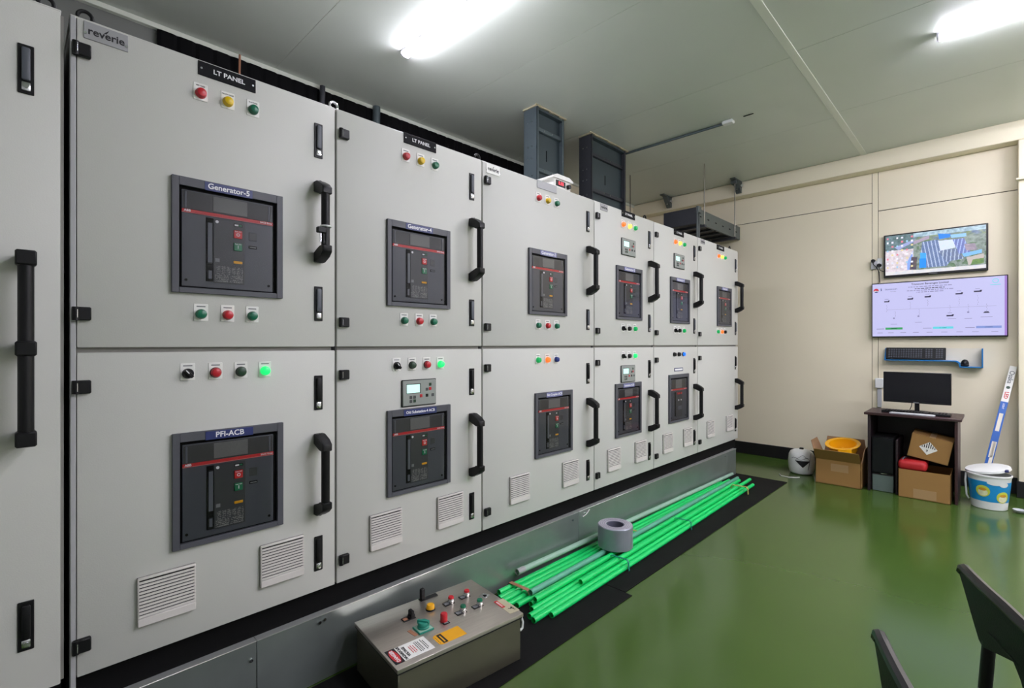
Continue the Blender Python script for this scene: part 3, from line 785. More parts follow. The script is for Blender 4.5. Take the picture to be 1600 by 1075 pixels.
# danger sign: reads along +Y, its top towards -X
RS = (0, 0, R(90))
def sticker(name, x0, x1, y0, y1, m, z=0, bv=.0003):
    X, Y = W2L((x0+x1)/2, (y0+y1)/2)
    return MB().box(-(x1-x0)/2, (x1-x0)/2, -(y1-y0)/2, (y1-y0)/2, 0, .0008, bv=bv).build(name, m, cbx, (X, Y, TZ+z))
o = sticker('danger_sign', .955, 1.112, 1.498, 1.59, 'white_plate')
MB().box(-.081, -.044, -.047, .047, .0002, .0011, bv=.0003).build('sign_header', 'black_ink', o)
MB().lathe([(.0, .0016), (.042, .0016), (.042, .0009)], seg=28).build('red_oval', 'lens_red', o, (-.0625, 0, 0)).scale = (.36, 1, 1)
def stext(body, size, m, x, y=0, bold=.02):
    return text(body, size, m, o, (x, y, .0018), RS, bold)
stext('DANGER', .0185, 'white_ink', -.0625)
stext('HAZARDOUS', .0145, 'black_ink', -.034)
stext('VOLTAGE', .0145, 'black_ink', -.017)
for i, (xx, ww, mm) in enumerate(((.002, .022, 'red_ink'), (.010, .026, 'red_ink'), (.018, .020, 'red_ink'), (.029, .032, 'black_ink'), (.036, .034, 'black_ink'), (.043, .03, 'black_ink'), (.055, .034, 'black_ink'), (.062, .026, 'black_ink'))):
    rr = random.Random(i)
    b = MB(); y = -ww
    while y < ww:
        l = rr.uniform(.004, .012); b.box(xx-.0014, xx+.0014, y, min(ww, y+l), .0008, .0013); y += l+.0022
    b.build('small_print', mm, o)
o2 = MB().prism([(-.058, -.025), (-.048, -.034), (.061, -.034), (.061, .034), (-.048, .034), (-.058, .025)], 'z', 0, .0008).build('yellow_label', 'button_yellow', cbx, (*W2L(1.19, 1.514), TZ))
MB().box(-.041, -.021, -.03, .03, .0007, .0013).build('black_band', 'black_ink', o2)
MB().box(-.0345, -.029, -.024, .02, .0012, .0016).build('band_print', 'button_yellow', o2)
b = MB()
for i in range(4): b.box(-.052, -.0505, -.024+.012*i, -.016+.012*i, .0007, .0011)
b.build('small_print', 'black_ink', o2)
o3 = MB().box(-.025, .026, -.06, .06, 0, .0008, bv=.0003).build('hazard_label', 'cut_foam', cbx, (*W2L(1.4975, 1.508), TZ), (0, 0, R(-2)))
MB().box(-.025, -.008, -.004, .06, .0007, .0012).build('red_band', 'strip_red', o3)
text('DANGER', .0115, 'white_ink', o3, (-.0165, .028, .0016), RS, .01)
b = MB()
b.prism([(-.004, -.03), (.012, -.014), (.016, -.03), (.01, -.04), (.013, -.026)], 'z', .0007, .0012)
b.tube([(-.008, -.022, .001), (.006, -.028, .001), (.014, -.046, .001)], .0012, 5)
b.build('warning_mark', 'black_ink', o3)
MB().tube([(CW+.002, -CD+.035, .165), (CW+.014, -CD+.03, .16), (CW+.018, -CD+.025, .14), (CW+.012, -CD+.022, .118), (CW+.0, -CD+.022, .112)], .005, 8).build('loop_handle', 'white_plastic', cbx)

# ------------------------------------------------------------------ vertical cable risers behind the row
def riser(x0, x1, y0, y1, label, m='tray_paint', lighter=True):
    t = thing('cable_riser', label, 'cable tray', ((x0+x1)/2, (y0+y1)/2, 2.284))
    w2, d2, h = (x1-x0)/2, (y1-y0)/2, ZC-2.284
    MB().box(-w2+.004, w2-.004, -d2+.05, -d2+.056, 0, h-.004).build('back_plate', 'duct_inside', t, smooth=False)
    for s in (-1, 1):
        xa = s*w2; xb = s*(w2-.004)
        b = MB().box(min(xa, xb), max(xa, xb), -d2, d2, 0, h-.004)
        xc = s*(w2-.022)
        b.box(min(xa, xc), max(xa, xc), -d2, -d2+.004, 0, h-.004)
        b.build('side_rail', m, t, smooth=False)
        xf = s*(w2+.001)
        for zz in (.08, .3, .42, .56, .66, .86):
            for yy in (-.3, .3):
                MB().cyl((xf, yy*d2, zz), (xf+s*.004, yy*d2, zz), .005, seg=8).build('bolt', 'chrome', t)
    MB().box(-w2+.005, w2-.005, -d2+.006, -d2+.05, h-.03, h-.012).build('seal_plate', 'duct_inside', t)
    for zz in (.15, .48, .81):
        MB().box(-w2+.004, w2-.004, -d2+.022, -d2+.05, zz-.016, zz+.016, bv=.003).build('rung', m, t)
        for s in (-1, 0): MB().cyl((s*.1+.04, -d2+.022, zz), (s*.1+.04, -d2+.017, zz), .006, seg=8).build('bolt', 'chrome', t)
    b = MB()
    n = 9
    for i in range(n):
        xx = -w2 + 2*w2*i/(n-1)
        b.box(xx-w2/n-.003, xx+w2/n+.003, -d2-.012, -d2-.002 + .006*((i*7) % 3), h-.009-.003*((i*5) % 3), h-.001)
    b.build('sealing_foam', 'cut_foam', t, smooth=False)
    b = MB().box(-w2-.014, -w2-.001, -d2, d2, h-.013, h-.001); b.build('sealing_foam', 'cut_foam', t, smooth=False)
    MB().box(-.004, .004, -d2+.047, -d2+.051, .58, .67).build('cable_slot', 'black_matt', t)
riser(2.985, 3.335, 2.655, 2.80, 'narrow grey vertical cable tray rising from cabinet tops to the ceiling')
riser(3.73, 4.315, 2.65, 2.79, 'wide dark grey vertical cable tray, the right one of the two', 'tray_dark')
# cables and posts in the dark gap above the cabinets
t = thing('cable_bundle', 'black cables and thin posts in the dark gap above the cabinet tops', 'cables', (1.35, 3.49, 2.284))
for i, (x, r_, m) in enumerate(((-.304, .007, 'tape_brown'), (.71, .03, 'tray_paint'), (.26, .02, 'tray_dark'))):
    MB().cyl((x, .1, 0), (x+.02, .1, .97), r_, seg=10).build('post', m, t)
for i in range(5):
    MB().tube([(-.6+.45*i+.1*k, .02+.012*i, .05+.28*math.sin(math.pi*k/8)) for k in range(9)], .014, 8).build('cable', 'black_plastic', t)
# thin wire between riser and far wall
# white display box on the third cabinet
t = thing('display_box', 'small white box with red digital display on top of the third cabinet', 'display', (2.40, 1.985, 2.284), R(0))
MB().box(-.085, .085, -.06, .06, 0, .066, bv=.006, seg=2).build('case', 'white_plate', t)
MB().prism([(-.098, .062), (.098, .062), (.098, .072), (.06, .088), (-.06, .088), (-.098, .072)], 'y', -.07, .07).build('lid', 'white_plate', t)
o = MB().box(-.062, .03, -.0635, -.055, .018, .054, bv=.002).build('display_window', 'black_plastic', t)
text('8.88', .03, 'lit_red_digit', o, (-.016, -.0642, .036), bold=.02)
MB().cyl((.055, -.058, .03), (.055, -.078, .03), .014, seg=14).build('cable_gland', 'black_plastic', t)

# ------------------------------------------------------------------ horizontal cable tray to the far wall
t = thing('cable_tray', 'dark grey horizontal cable tray hung on rods at far end of the row', 'cable tray', (5.64, 2.42, 2.6))
for y in (-.18, .18):
    s = 1 if y > 0 else -1
    b = MB().box(-.62, .60, y-.003, y+.003, 0, .155).box(-.62, .60, min(y, y-s*.02), max(y, y-s*.02), .151, .155).box(-.62, .60, min(y, y-s*.02), max(y, y-s*.02), 0, .004)
    b.build('side_rail', 'tray_galv', t, smooth=False)
    for k in range(6): MB().box(-.55+.2*k, -.5+.2*k, y-.0045, y+.0045, .07, .085, bv=.003).build('slot', 'black_matt', t)
for k in range(6): MB().box(-.58+.22*k, -.54+.22*k, -.177, .177, .0, .02, bv=.002).build('rung', 'tray_dark', t)
MB().box(-.626, -.618, -.185, .185, -.01, .16, bv=.002).build('end_plate', 'tray_dark', t)
MB().box(-.6, .58, -.13, .13, .02, .09, bv=.02).build('cables', 'black_plastic', t)
for x in (-.62, -.585): MB().box(x-.009, x+.009, -.2, -.184, -.31, .16, bv=.002).build('strut', 'tray_galv', t)
MB().box(-.63, -.56, -.21, -.18, .1, .17, bv=.004).build('corner_bracket', 'tray_galv', t)
for x in (-.49, .36): MB().cyl((x, -.21, -.03), (x, -.21, ZC-2.6-.03), .006, seg=10).build('hanger_rod', 'steel_rod', t)
for x in (-.49, .36): MB().box(x-.02, x+.02, -.225, .2, -.034, -.006, bv=.002).build('cross_bar', 'tray_dark', t)
MB().box(.33, .40, -.24, -.17, .62, ZC-2.6-.001, bv=.004).build('rod_bracket', 'tray_galv', t)
def clamp(x, y, label):
    t = thing('beam_bracket', label, 'bracket', (x, y, ZC))
    MB().box(-.22, .0, -.03, .03, -.014, 0, bv=.003).build('top_flange', 'tray_galv', t)
    MB().prism([(-.14, -.012), (.0, -.012), (.0, -.14), (-.03, -.14)], 'y', -.03, .03).build('gusset', 'tray_galv', t)
    MB().cyl((-.03, -.04, -.07), (-.075, -.055, -.07), .016, seg=6).build('bolt', 'chrome', t)
    MB().cyl((-.03, .0, -.1), (-.07, .0, -.1), .012, seg=6).build('bolt', 'chrome', t)
clamp(6.118, 2.2, 'grey steel bracket with bolt under the ceiling beam, right of the hanging rod')
clamp(6.118, 3.09, 'grey steel bracket on ceiling beam in the dark corner above the cable tray')
# surface conduit on the ceiling
t = thing('ceiling_conduit', 'thin conduit along the ceiling from the wide riser to a small white box', 'conduit', (4.37, 2.2, ZC))
MB().cyl((0, .48, -.012), (.01, -.5, -.012), .011, seg=10).build('pipe', 'tray_paint', t)
MB().box(-.03, .03, -.58, -.49, -.03, -.001, bv=.006).build('end_box', 'white_plastic', t)
MB().box(.0, .012, -.74, -.66, -.004, -.001).build('slit_cover', 'black_matt', t)
o = MB().tube([(4.98, 3.0, ZC-.002), (4.981, 3.0, 2.8), (4.98, 2.99, 2.0)], .004, 6).build('hanging_wire', 'black_plastic')
tag(o, 'thin dark wire hanging from the ceiling behind the fourth cabinet', 'wire')

# ------------------------------------------------------------------ screens on the far wall
def tri_in(p, poly):
    x, y = p; ins = False; n = len(poly)
    for i in range(n):
        x1, y1 = poly[i]; x2, y2 = poly[(i+1) % n]
        if (y1 > y) != (y2 > y) and x < (x2-x1)*(y-y1)/(y2-y1)+x1: ins = not ins
    return ins
rp = random.Random(11)
_n = [[rp.random() for i in range(200)] for j in range(120)]
def rn(u, v, s=1.):
    x, y = u*190*s, v*110*s; i, j = int(x), int(y); fx, fy = x-i, y-j
    g = lambda a, b: _n[b % 120][a % 200]
    return (g(i, j)*(1-fx)+g(i+1, j)*fx)*(1-fy)+(g(i, j+1)*(1-fx)+g(i+1, j+1)*fx)*fy
def picture(u, v):
    """aerial view of a factory roof with a desktop of icons; u right, v up"""
    n = .35*rn(u, v, .55)+.65*rn(u, v, .22); n2 = rn(u, v, .12)
    base = (92+70*n, 108+66*n, 96+76*n) if n2 > .35 else (66+50*n, 92+50*n, 66+50*n)
    if v > .8:
        base = (74+90*n, 96+80*n, 84+90*n2)
        if v > .9: base = (120+80*n, 150+70*n, 170+60*n)
    if u < .3 and v < .62: base = (170+70*n, 160+70*n, 168+70*n)
    if u < .3 and v > .62: base = (60+60*n, 84+60*n, 84+70*n)
    if tri_in((u, v), [(.1, .7), (.3, .84), (.3, .78), (.14, .62)]): base = (150, 160, 205)
    if tri_in((u, v), [(.3, .8), (.46, .9), (.46, .82), (.3, .72)]): base = (150+30*n, 140+20*n, 170)
    if tri_in((u, v), [(.235, .3), (.295, .56), (.29, .36), (.26, .1), (.235, .1)]): base = (130, 160, 225)
    if tri_in((u, v), [(.28, .42), (.34, .4), (.33, .1), (.26, .1)]): base = (60+50*n, 56+40*n, 84)
    # main roofs
    if tri_in((u, v), [(.39, .76), (.55, .78), (.67, .22), (.63, .12), (.36, .12)]):
        st = (u*26+v*2.2) % 1
        base = (84+30*n, 106+26*n, 150+24*n) if st > .3 else (150+40*n, 166+36*n, 214)
    if tri_in((u, v), [(.55, .5), (.72, .52), (.8, .26), (.63, .22)]):
        st = (u*26-v*1.0) % 1
        base = (86+30*n, 102+26*n, 140+20*n) if st > .3 else (150+40*n, 166+36*n, 210)
    if tri_in((u, v), [(.55, .74), (.7, .74), (.72, .54), (.57, .5)]): base = (196+14*n, 214, 240)
    if tri_in((u, v), [(.69, .74), (.8, .74), (.86, .4), (.75, .38)]):
        base = (92+24*n, 116, 180) if (u*28-v*2.4) % 1 > .3 else (160, 178, 222)
    if tri_in((u, v), [(.55, .92), (.67, .88), (.67, .8), (.56, .78)]): base = (40, 128, 222)
    if tri_in((u, v), [(.67, .86), (.82, .86), (.82, .78), (.68, .78)]): base = (140, 190, 240)
    if tri_in((u, v), [(.36, .36), (.43, .36), (.43, .12), (.36, .12)]): base = (22, 136, 236)
    if tri_in((u, v), [(.37, .5), (.43, .48), (.43, .36), (.37, .36)]): base = (60, 160, 240)
    if tri_in((u, v), [(.8, .6), (.9, .6), (.92, .44), (.82, .44)]): base = (120+60*n, 112+50*n, 130+50*n)
    if tri_in((u, v), [(.78, .38), (.96, .44), (.96, .36), (.8, .3)]): base = (120, 180, 235)
    if tri_in((u, v), [(.82, .28), (.98, .34), (.98, .14), (.84, .1)]): base = (176+20*n, 176, 172)
    if tri_in((u, v), [(.88, .22), (.98, .24), (.98, .12), (.86, .1)]): base = (70+50*n, 110+40*n, 70)
    if v < .085: base = (196+30*n, 200+20*n, 214)
    for i in range(6):
        for j in range(8):
            cx, cy = .025+.052*i, .93-.105*j
            if (i*5+j*3) % 7 < 5 and abs(u-cx) < .011 and abs(v-cy) < .022:
                return ((214, 120, 140), (226, 226, 240), (216, 200, 150), (150, 190, 220), (210, 210, 226))[(i*3+j) % 5]
    return base
t = thing('television', 'upper wall screen showing an aerial view of blue factory roofs', 'screen', (6.262, .44, 2.0))
MB().box(-.045, -.008, -.383, .381, .0, .43, bv=.004).build('casing', 'tv_bezel', t)
MB().box(-.008, .0, -.12, .12, .1, .3).build('wall_mount', 'black_plastic', t)
put(painted('screen', .735, .395, 260, 140, picture, 'screen_picture'), 'screen', t, (-.0462, .3665, .022), FAR)
MB().box(-.0462, -.0445, -.032, .032, .0085, .0135).build('badge', 'grey_ink', t)
t = thing('television', 'lower larger wall screen showing a white power diagram', 'screen', (6.262, .4245, 1.396))
MB().box(-.06, -.01, -.495, .495, 0, .552, bv=.004).build('casing', 'tv_bezel', t)
MB().box(-.01, .0, -.15, .15, .15, .4).build('wall_mount', 'black_plastic', t)
scr = MB().box(-.0612, -.058, -.4875, .4875, .012, .543).build('screen', 'screen_white', t)
SX = -.0614
def sbar(y0, y1, z0, z1, m, name='diagram_bar'):
    return MB().box(SX-.0003, SX+.0004, y0, y1, z0, z1).build(name, m, scr)
def Su(a): return .4875-.975*a      # a from left of the screen
def Sv(b): return .012+.531*b       # b from bottom
MB().box(SX-.0002, SX+.0004, -.4875, -.472, .012, .543).build('screen_edge', 'screen_violet', scr)
for a, b, l in ((.12, .66, .02), (.31, .69, .021), (.445, .715, .022), (.675, .74, .024), (.805, .765, .025), (.61, .36, .024)):
    MB().prism([(Su(a)+l, Sv(b)-.008), (Su(a)-l, Sv(b)-.008), (Su(a)-l*1.2, Sv(b)+.01), (Su(a)-l*.6, Sv(b)+.01), (Su(a)-l*.6, Sv(b)+.004), (Su(a)+l, Sv(b)+.004)], 'x', SX-.0004, SX+.0004).build('generator_symbol', 'screen_ink', scr)
    sbar(Su(a)-.015, Su(a)+.015, Sv(b)+.022, Sv(b)+.026, 'screen_ink_pale', 'caption')
for a, b0, b1 in ((.12, .46, .6), (.31, .5, .64), (.445, .55, .66), (.675, .53, .69), (.805, .53, .71), (.19, .36, .48), (.38, .38, .5), (.61, .42, .55), (.74, .4, .56), (.865, .42, .55)):
    n_ = 5
    for k_ in range(n_):
        z = Sv(b0+(b1-b0)*k_/n_)
        sbar(Su(a)-.0012-.004*(k_ % 2), Su(a)+.0012-.004*(k_ % 2), z, z+.009, 'screen_ink_pale', 'feeder_line')
sbar(Su(.93), Su(.12), Sv(.5), Sv(.503), 'screen_ink_pale', 'bus_line')
for a, b in ((.18, .3), (.375, .325), (.74, .37)):
    MB().lathe([(.0, 0), (.008, 0), (.008, .0006)], (SX, Su(a), Sv(b)+.02), (-1, 0, 0), 10).build('substation_symbol', 'screen_ink_pale', scr)
    sbar(Su(a)-.026, Su(a)+.026, Sv(b)-.04, Sv(b)-.036, 'screen_ink_pale', 'caption')
MB().prism([(Su(.865)+.022, Sv(.385)), (Su(.865)-.022, Sv(.385)), (Su(.865)-.012, Sv(.41)), (Su(.865)+.012, Sv(.41))], 'x', SX-.0004, SX+.0004).build('panel_symbol', 'screen_ink', scr)
sbar(Su(.905), Su(.825), Sv(.315), Sv(.322), 'screen_ink_pale', 'caption')
sbar(Su(.655), Su(.595), Sv(.3), Sv(.307), 'screen_ink_pale', 'caption')
for a0, a1, m in ((.11, .25, 'screen_green'), (.485, .635, 'screen_cyan'), (.795, .965, 'screen_blue')):
    sbar(Su(a1), Su(a0), Sv(.125), Sv(.165), m, 'status_bar')
    sbar(Su((a0+a1)/2)-.025, Su((a0+a1)/2)+.025, Sv(.138), Sv(.152), 'screen_ink', 'status_text')
    sbar(Su(a0-.01), Su(a0-.075), Sv(.135), Sv(.145), 'screen_ink_pale', 'caption')
for a in (.065, .155, .255, .355, .46, .57, .68, .79, .92): sbar(Su(a)-.022, Su(a)+.022, Sv(.062), Sv(.07), 'screen_ink_pale', 'menu_item')
text('Transcom Beverages Limited', .0235, 'screen_ink', scr, (SX-.0006, Su(.46), Sv(.955)), FAR, .015)
for i, (zz, l) in enumerate(((.905, .16), (.87, .11), (.838, .17), (.805, .1))):
    rr = random.Random(i+20); b = MB(); y = -l
    while y < l:
        q = rr.uniform(.008, .03); b.box(SX-.0003, SX+.0004, Su(.46)+y, Su(.46)+min(l, y+q), Sv(zz)-.0035, Sv(zz)+.0035); y += q+.006
    b.build('header_line', 'screen_ink_pale' if i != 1 else 'screen_ink', scr)
text('TRANSCOM', .0185, 'screen_navy', scr, (SX-.0006, Su(.155), Sv(.885)), FAR, .0)
text('Beverages', .011, 'screen_ink_pale', scr, (SX-.0006, Su(.175), Sv(.845)), FAR, .0)
MB().prism([(Su(.075)+.003, Sv(.86)), (Su(.075)-.004, Sv(.87)), (Su(.075)-.001, Sv(.92)), (Su(.075)+.004, Sv(.91))], 'x', SX-.0004, SX+.0004).build('mark', 'screen_navy', scr)
# round globe emblem: red over a white wave over blue
gc = (Su(.032), Sv(.875)); gr = .0215
def arc(a0, a1, n=14): return [(gc[0]+gr*math.cos(R(a0+(a1-a0)*i/n)), gc[1]+gr*math.sin(R(a0+(a1-a0)*i/n))) for i in range(n+1)]
MB().prism(arc(0, 345, 30), 'x', SX-.0003, SX+.0004).build('globe', 'white_ink', scr)
up_ = arc(-5, 200, 18) + [(gc[0]-gr*.45, gc[1]+gr*.12), (gc[0]-gr*.05, gc[1]+gr*.02), (gc[0]+gr*.45, gc[1]-gr*.1)]
MB().prism([(2*gc[0]-p[0], p[1]) for p in up_], 'x', SX-.0006, SX+.0004).build('globe_top', 'screen_red', scr)
lo_ = arc(225, 330, 14) + [(gc[0]+gr*.3, gc[1]-gr*.42), (gc[0]-gr*.2, gc[1]-gr*.38)]
MB().prism([(2*gc[0]-p[0], p[1]) for p in lo_], 'x', SX-.0006, SX+.0004).build('globe_base', 'screen_navy', scr)
MB().lathe([(.016, 0), (.021, 0), (.021, .0005), (.016, .0005)], (SX, Su(.925), Sv(.925)), (-1, 0, 0), 20, close=True).build('green_ring', 'screen_cyan', scr)
sbar(Su(.96), Su(.89), Sv(.855), Sv(.865), 'screen_cyan', 'caption')

# ------------------------------------------------------------------ sockets and cables
t = thing('wall_socket', 'white wall socket with black plugs beside the upper screen', 'socket', (XW-.012, .88, 2.155))
MB().box(-.012, 0, -.045, .0, -.055, .055, bv=.003).build('face_plate', 'white_plastic', t)
MB().box(-.03, 0, .0, .05, -.055, .03, bv=.003).build('back_box', 'silver_plastic', t)
for y, z in ((.03, .03), (-.02, -.02)):
    MB().lathe([(.018, 0), (.018, .03), (.012, .04), (0, .04)], (-.012, y, z), (-1, 0, 0), 14).build('plug', 'black_plastic', t)
MB().tube([(-.04, .03, .03), (-.05, .025, -.01), (-.04, .0, -.04), (-.035, -.02, -.09), (-.03, -.025, -.2)], .0045, 6).build('cable', 'black_plastic', t)
MB().tube([(-.045, -.02, -.03), (-.05, -.025, -.07), (-.03, -.06, -.09), (-.02, -.07, -.1)], .004, 6).build('cable', 'black_plastic', t)
t = thing('wall_socket', 'white socket outlet on wall behind the desk monitor', 'socket', (XW-.012, .862, .93))
MB().box(-.045, 0, -.04, .032, -.05, .05, bv=.006).build('face_plate', 'white_plastic', t)
MB().box(-.02, 0, -.02, .016, -.25, -.05, bv=.003).build('cable_cover', 'silver_plastic', t)

# ------------------------------------------------------------------ blue wall shelf with keyboard and mouse
t = thing('wall_shelf', 'small blue and white wall shelf under the lower screen', 'shelf', (XW-.012, .45, 1.16))
MB().box(-.004, 0, -.36, .36, -.04, .13, bv=.001).build('back_panel', 'shelf_white', t)
MB().box(-.095, 0, -.17, .36, .005, .015, bv=.002).build('shelf_board', 'shelf_blue', t)
MB().prism([(-.17, .015), (-.17, .005), (-.195, -.01), (-.2, -.045), (-.21, -.045), (-.206, -.005), (-.185, .013)], 'x', -.095, 0).build('step', 'shelf_blue', t)
MB().box(-.095, 0, -.36, -.2, -.049, -.039, bv=.002).build('shelf_board', 'shelf_blue', t)
MB().box(-.095, 0, -.36, -.35, -.049, .13, bv=.002).build('side_panel', 'shelf_blue', t)
MB().prism([(-.095, .005), (0, .005), (0, .13), (-.02, .13)], 'y', .35, .36).build('side_panel', 'shelf_blue', t)
def keyboard(name, label, loc, rot, wd, dp, body, keyc, rows, cols, th=.016):
    t = thing(name, label, 'keyboard', loc); t.rotation_euler = rot
    MB().box(0, wd, 0, dp, 0, th, bv=.003).build('case', body, t)
    km = MB().box(-.0065*wd/.46, .0065*wd/.46, -.006*dp/.12, .006*dp/.12, 0, .005, bv=.001).mesh('key', keyc)
    for i in range(cols):
        for j in range(rows):
            if i == int(cols*.66) or i == int(cols*.82): continue
            put(km, 'key', t, (wd*(.04+.92*(i+.5)/cols), dp*(.1+.8*(j+.5)/rows), th-.001))
    return t
# keyboard propped up on the shelf
keyboard('keyboard', 'black keyboard standing propped up on the blue wall shelf', (XW-.012-.07, .80, 1.178), (R(72), 0, R(-90)), .455, .118, 'black_plastic', 'key_grey', 5, 22)
t = thing('computer_mouse', 'black mouse on the lower step of the blue wall shelf', 'mouse', (XW-.07, .213, 1.123))
MB().sph((0, 0, .026), .03, 14, sc=(1.0, .95, 1.3)).box(-.028, .028, -.029, .029, 0, .02, bv=.008, seg=2).build('shell', 'black_plastic', t)
MB().box(-.036, -.03, -.005, .005, .028, .042, bv=.002).build('wheel', 'key_grey', t)

# ------------------------------------------------------------------ desk group
t = thing('desk', 'narrow dark brown wooden computer desk against the far wall', 'desk', (5.67, .54, 0))
MB().box(-.225, .225, -.335, .325, .69, .712, bv=.003).build('table_top', 'desk_wood', t)
MB().box(-.205, .205, .28, .3, 0, .69, bv=.002).build('side_panel', 'desk_dark', t)
MB().box(-.205, .205, -.31, -.29, 0, .69, bv=.002).build('side_panel', 'desk_wood', t)
MB().box(.185, .2, -.29, .28, .02, .69).build('back_panel', 'desk_dark', t)
MB().box(-.19, .185, .085, .1, 0, .48, bv=.002).build('divider', 'desk_dark', t)
t = thing('monitor', 'black desktop monitor switched off on the dark desk', 'monitor', (5.78, .525, .712), R(0))
MB().box(-.012, .03, -.24, .24, .078, .358, bv=.003).build('casing', 'tv_bezel', t)
MB().box(-.0132, -.011, -.232, .232, .093, .35).build('screen', 'screen_off', t)
MB().box(-.0145, -.012, -.02, .02, .079, .089, bv=.0005).build('badge', 'grey_ink', t)
MB().box(.0, .022, -.022, .012, .005, .1, bv=.003).build('stand_neck', 'black_plastic', t)
MB().lathe([(0, .008), (.1, .006), (.105, 0), (0, 0)], seg=28).build('stand_base', 'black_plastic', t)
MB().tube([(.02, .03, .1), (.015, .035, .05), (.05, .05, .012)], .003, 6).build('cable', 'black_plastic', t)
keyboard('keyboard', 'black keyboard lying on the desk under the monitor', (5.545, .75, .712), (0, 0, R(-91)), .47, .115, 'black_plastic', 'black_plastic', 5, 20, .02)
t = thing('keyboard', 'slim silver-white keyboard at the front edge of the desk', 'keyboard', (5.472, .685, .712), R(-90.5))
MB().box(0, .31, 0, .062, 0, .012, bv=.003).build('case', 'silver_plastic', t)
for j in range(3): MB().box(.012, .298, .01+.017*j, .021+.017*j, .0115, .0135, bv=.0006).build('key_row', 'white_plastic', t)
t = thing('computer_tower', 'black computer tower under the desk on a grey block', 'computer', (5.66, .735, .162))
MB().box(-.16, .14, -.079, .079, 0, .33, bv=.004).build('case', 'black_matt', t)
MB().box(-.1625, -.158, -.076, .076, .01, .32, bv=.001).build('front_panel', 'screen_off', t)
MB().box(-.164, -.16, -.03, .012, .0, .006).build('badge', 'chrome', t)
t = thing('plinth_box', 'small grey-green block on the floor under the computer tower', 'box', (5.66, .735, 0))
MB().box(-.15, .14, -.077, .077, 0, .15, bv=.004).build('box_body', 'grey_box', t)
MB().box(-.152, .14, -.079, .079, .148, .16, bv=.002).build('box_lid', 'desk_dark', t)
# cartons
def carton(name, label, loc, rz, wd, dp, ht, open_flaps=None, tape=True):
    """front faces -X; width along Y"""
    t = thing(name, label, 'box', loc, rz)
    th = .004
    b = MB().box(0, dp, -wd/2, wd/2, 0, th)
    b.box(0, th, -wd/2, wd/2, 0, ht).box(dp-th, dp, -wd/2, wd/2, 0, ht).box(0, dp, -wd/2, -wd/2+th, 0, ht).box(0, dp, wd/2-th, wd/2, 0, ht)
    b.build('box_body', 'cardboard', t, smooth=False)
    if tape: MB().box(-.0008, .001, -wd*.24, wd*.2, ht*.04, ht*.36).build('tape_patch', 'cardboard_tape', t)
    if open_flaps is None:
        MB().box(0, dp, -wd/2, -.001, ht-.003, ht+.001).build('top_flap', 'cardboard', t, smooth=False)
        MB().box(0, dp, .001, wd/2, ht-.003, ht+.001).build('top_flap', 'cardboard', t, smooth=False)
    return t
t = carton('cardboard_box', 'open cardboard carton left of the desk with a yellow helmet inside', (5.44, 1.067, 0), 0, .362, .33, .235, open_flaps=1, tape=False)
MB().box(-.0008, .001, -.085, .055, .13, .2).build('tape_patch', 'cardboard_tape', t)
def flap(verts, th=.004, m='cardboard_inside'):
    b = MB(); n = (Vector(verts[1])-Vector(verts[0])).cross(Vector(verts[2])-Vector(verts[0])).normalized()*th
    A = [b.bm.verts.new(v) for v in verts]; B = [b.bm.verts.new(Vector(v)+n) for v in verts]
    b.bm.faces.new(A); b.bm.faces.new(B[::-1])
    for i in range(len(verts)): b.bm.faces.new((A[i], B[i], B[(i+1) % len(verts)], A[(i+1) % len(verts)]))
    b.build('top_flap', m, t, smooth=False)
flap([(0, .181, .235), (0, -.181, .235), (-.085, -.178, .338), (-.085, .178, .338)], m='cardboard')
flap([(.33, .181, .235), (.33, -.181, .235), (.37, -.15, .40), (.37, .16, .40)])
flap([(.01, .181, .235), (.32, .181, .235), (.28, .235, .39), (.10, .245, .38)])
flap([(.01, -.181, .235), (.32, -.181, .235), (.30, -.2, .37), (.03, -.2, .36)])
t = thing('safety_helmet', 'yellow safety helmet lying upside down in the open cardboard carton', 'helmet', (5.585, 1.055, .375), 0)
t.rotation_euler = (R(180-7), R(-14), R(15))
MB().lathe([(0, .135), (.05, .128), (.09, .105), (.112, .06), (.118, .0), (.114, 0), (.108, .058), (.085, .1), (0, .128)], seg=28).build('shell', 'helmet_yellow', t)
MB().lathe([(.116, 0), (.142, -.004), (.145, 0), (.142, .005), (.116, .008)], seg=28).build('brim', 'helmet_yellow', t)
MB().prism([(-.1, .08), (-.05, .13), (.05, .13), (.1, .08), (.09, .08), (.045, .122), (-.045, .122), (-.09, .08)], 'y', -.008, .008).build('ridge', 'helmet_yellow', t)
MB().box(-.14, -.118, -.05, .06, .01, .07, bv=.004, seg=2, M=Matrix.Rotation(R(-8), 4, 'Y')).build('visor', 'helmet_yellow', t)
t = carton('cardboard_box', 'cardboard carton on the floor under the right side of the desk', (5.44, .445, 0), R(0), .345, .34, .243, open_flaps=1)
t = thing('red_pouch', 'red fabric bag bulging from the carton under the desk', 'bag', (5.56, .52, .236))
MB().box(-.118, .12, -.095, .1, .0, .085, bv=.03, seg=3).build('bag_body', 'fabric_red', t)
MB().tube([(-.1, .09, .06), (-.06, .06, .1), (0, .04, .098), (.06, .03, .09)], .006, 6).build('strap', 'tray_dark', t)
t = carton('cardboard_box', 'tilted cardboard carton with striped hazard diamond, on top of the red bag', (5.50, .428, .334), 0, .272, .24, .2, tape=False)
t.rotation_euler = (R(10.5), R(-3), 0)
MB().box(.0, .24, -.02, .02, .2, .2018).build('packing_tape', 'cardboard_tape', t)
dm = MB().prism([(0, .045), (.062, .103), (0, .161), (-.062, .103)], 'x', -.0012, .0005).build('hazard_diamond', 'white_plate', t, (0, .01, 0))
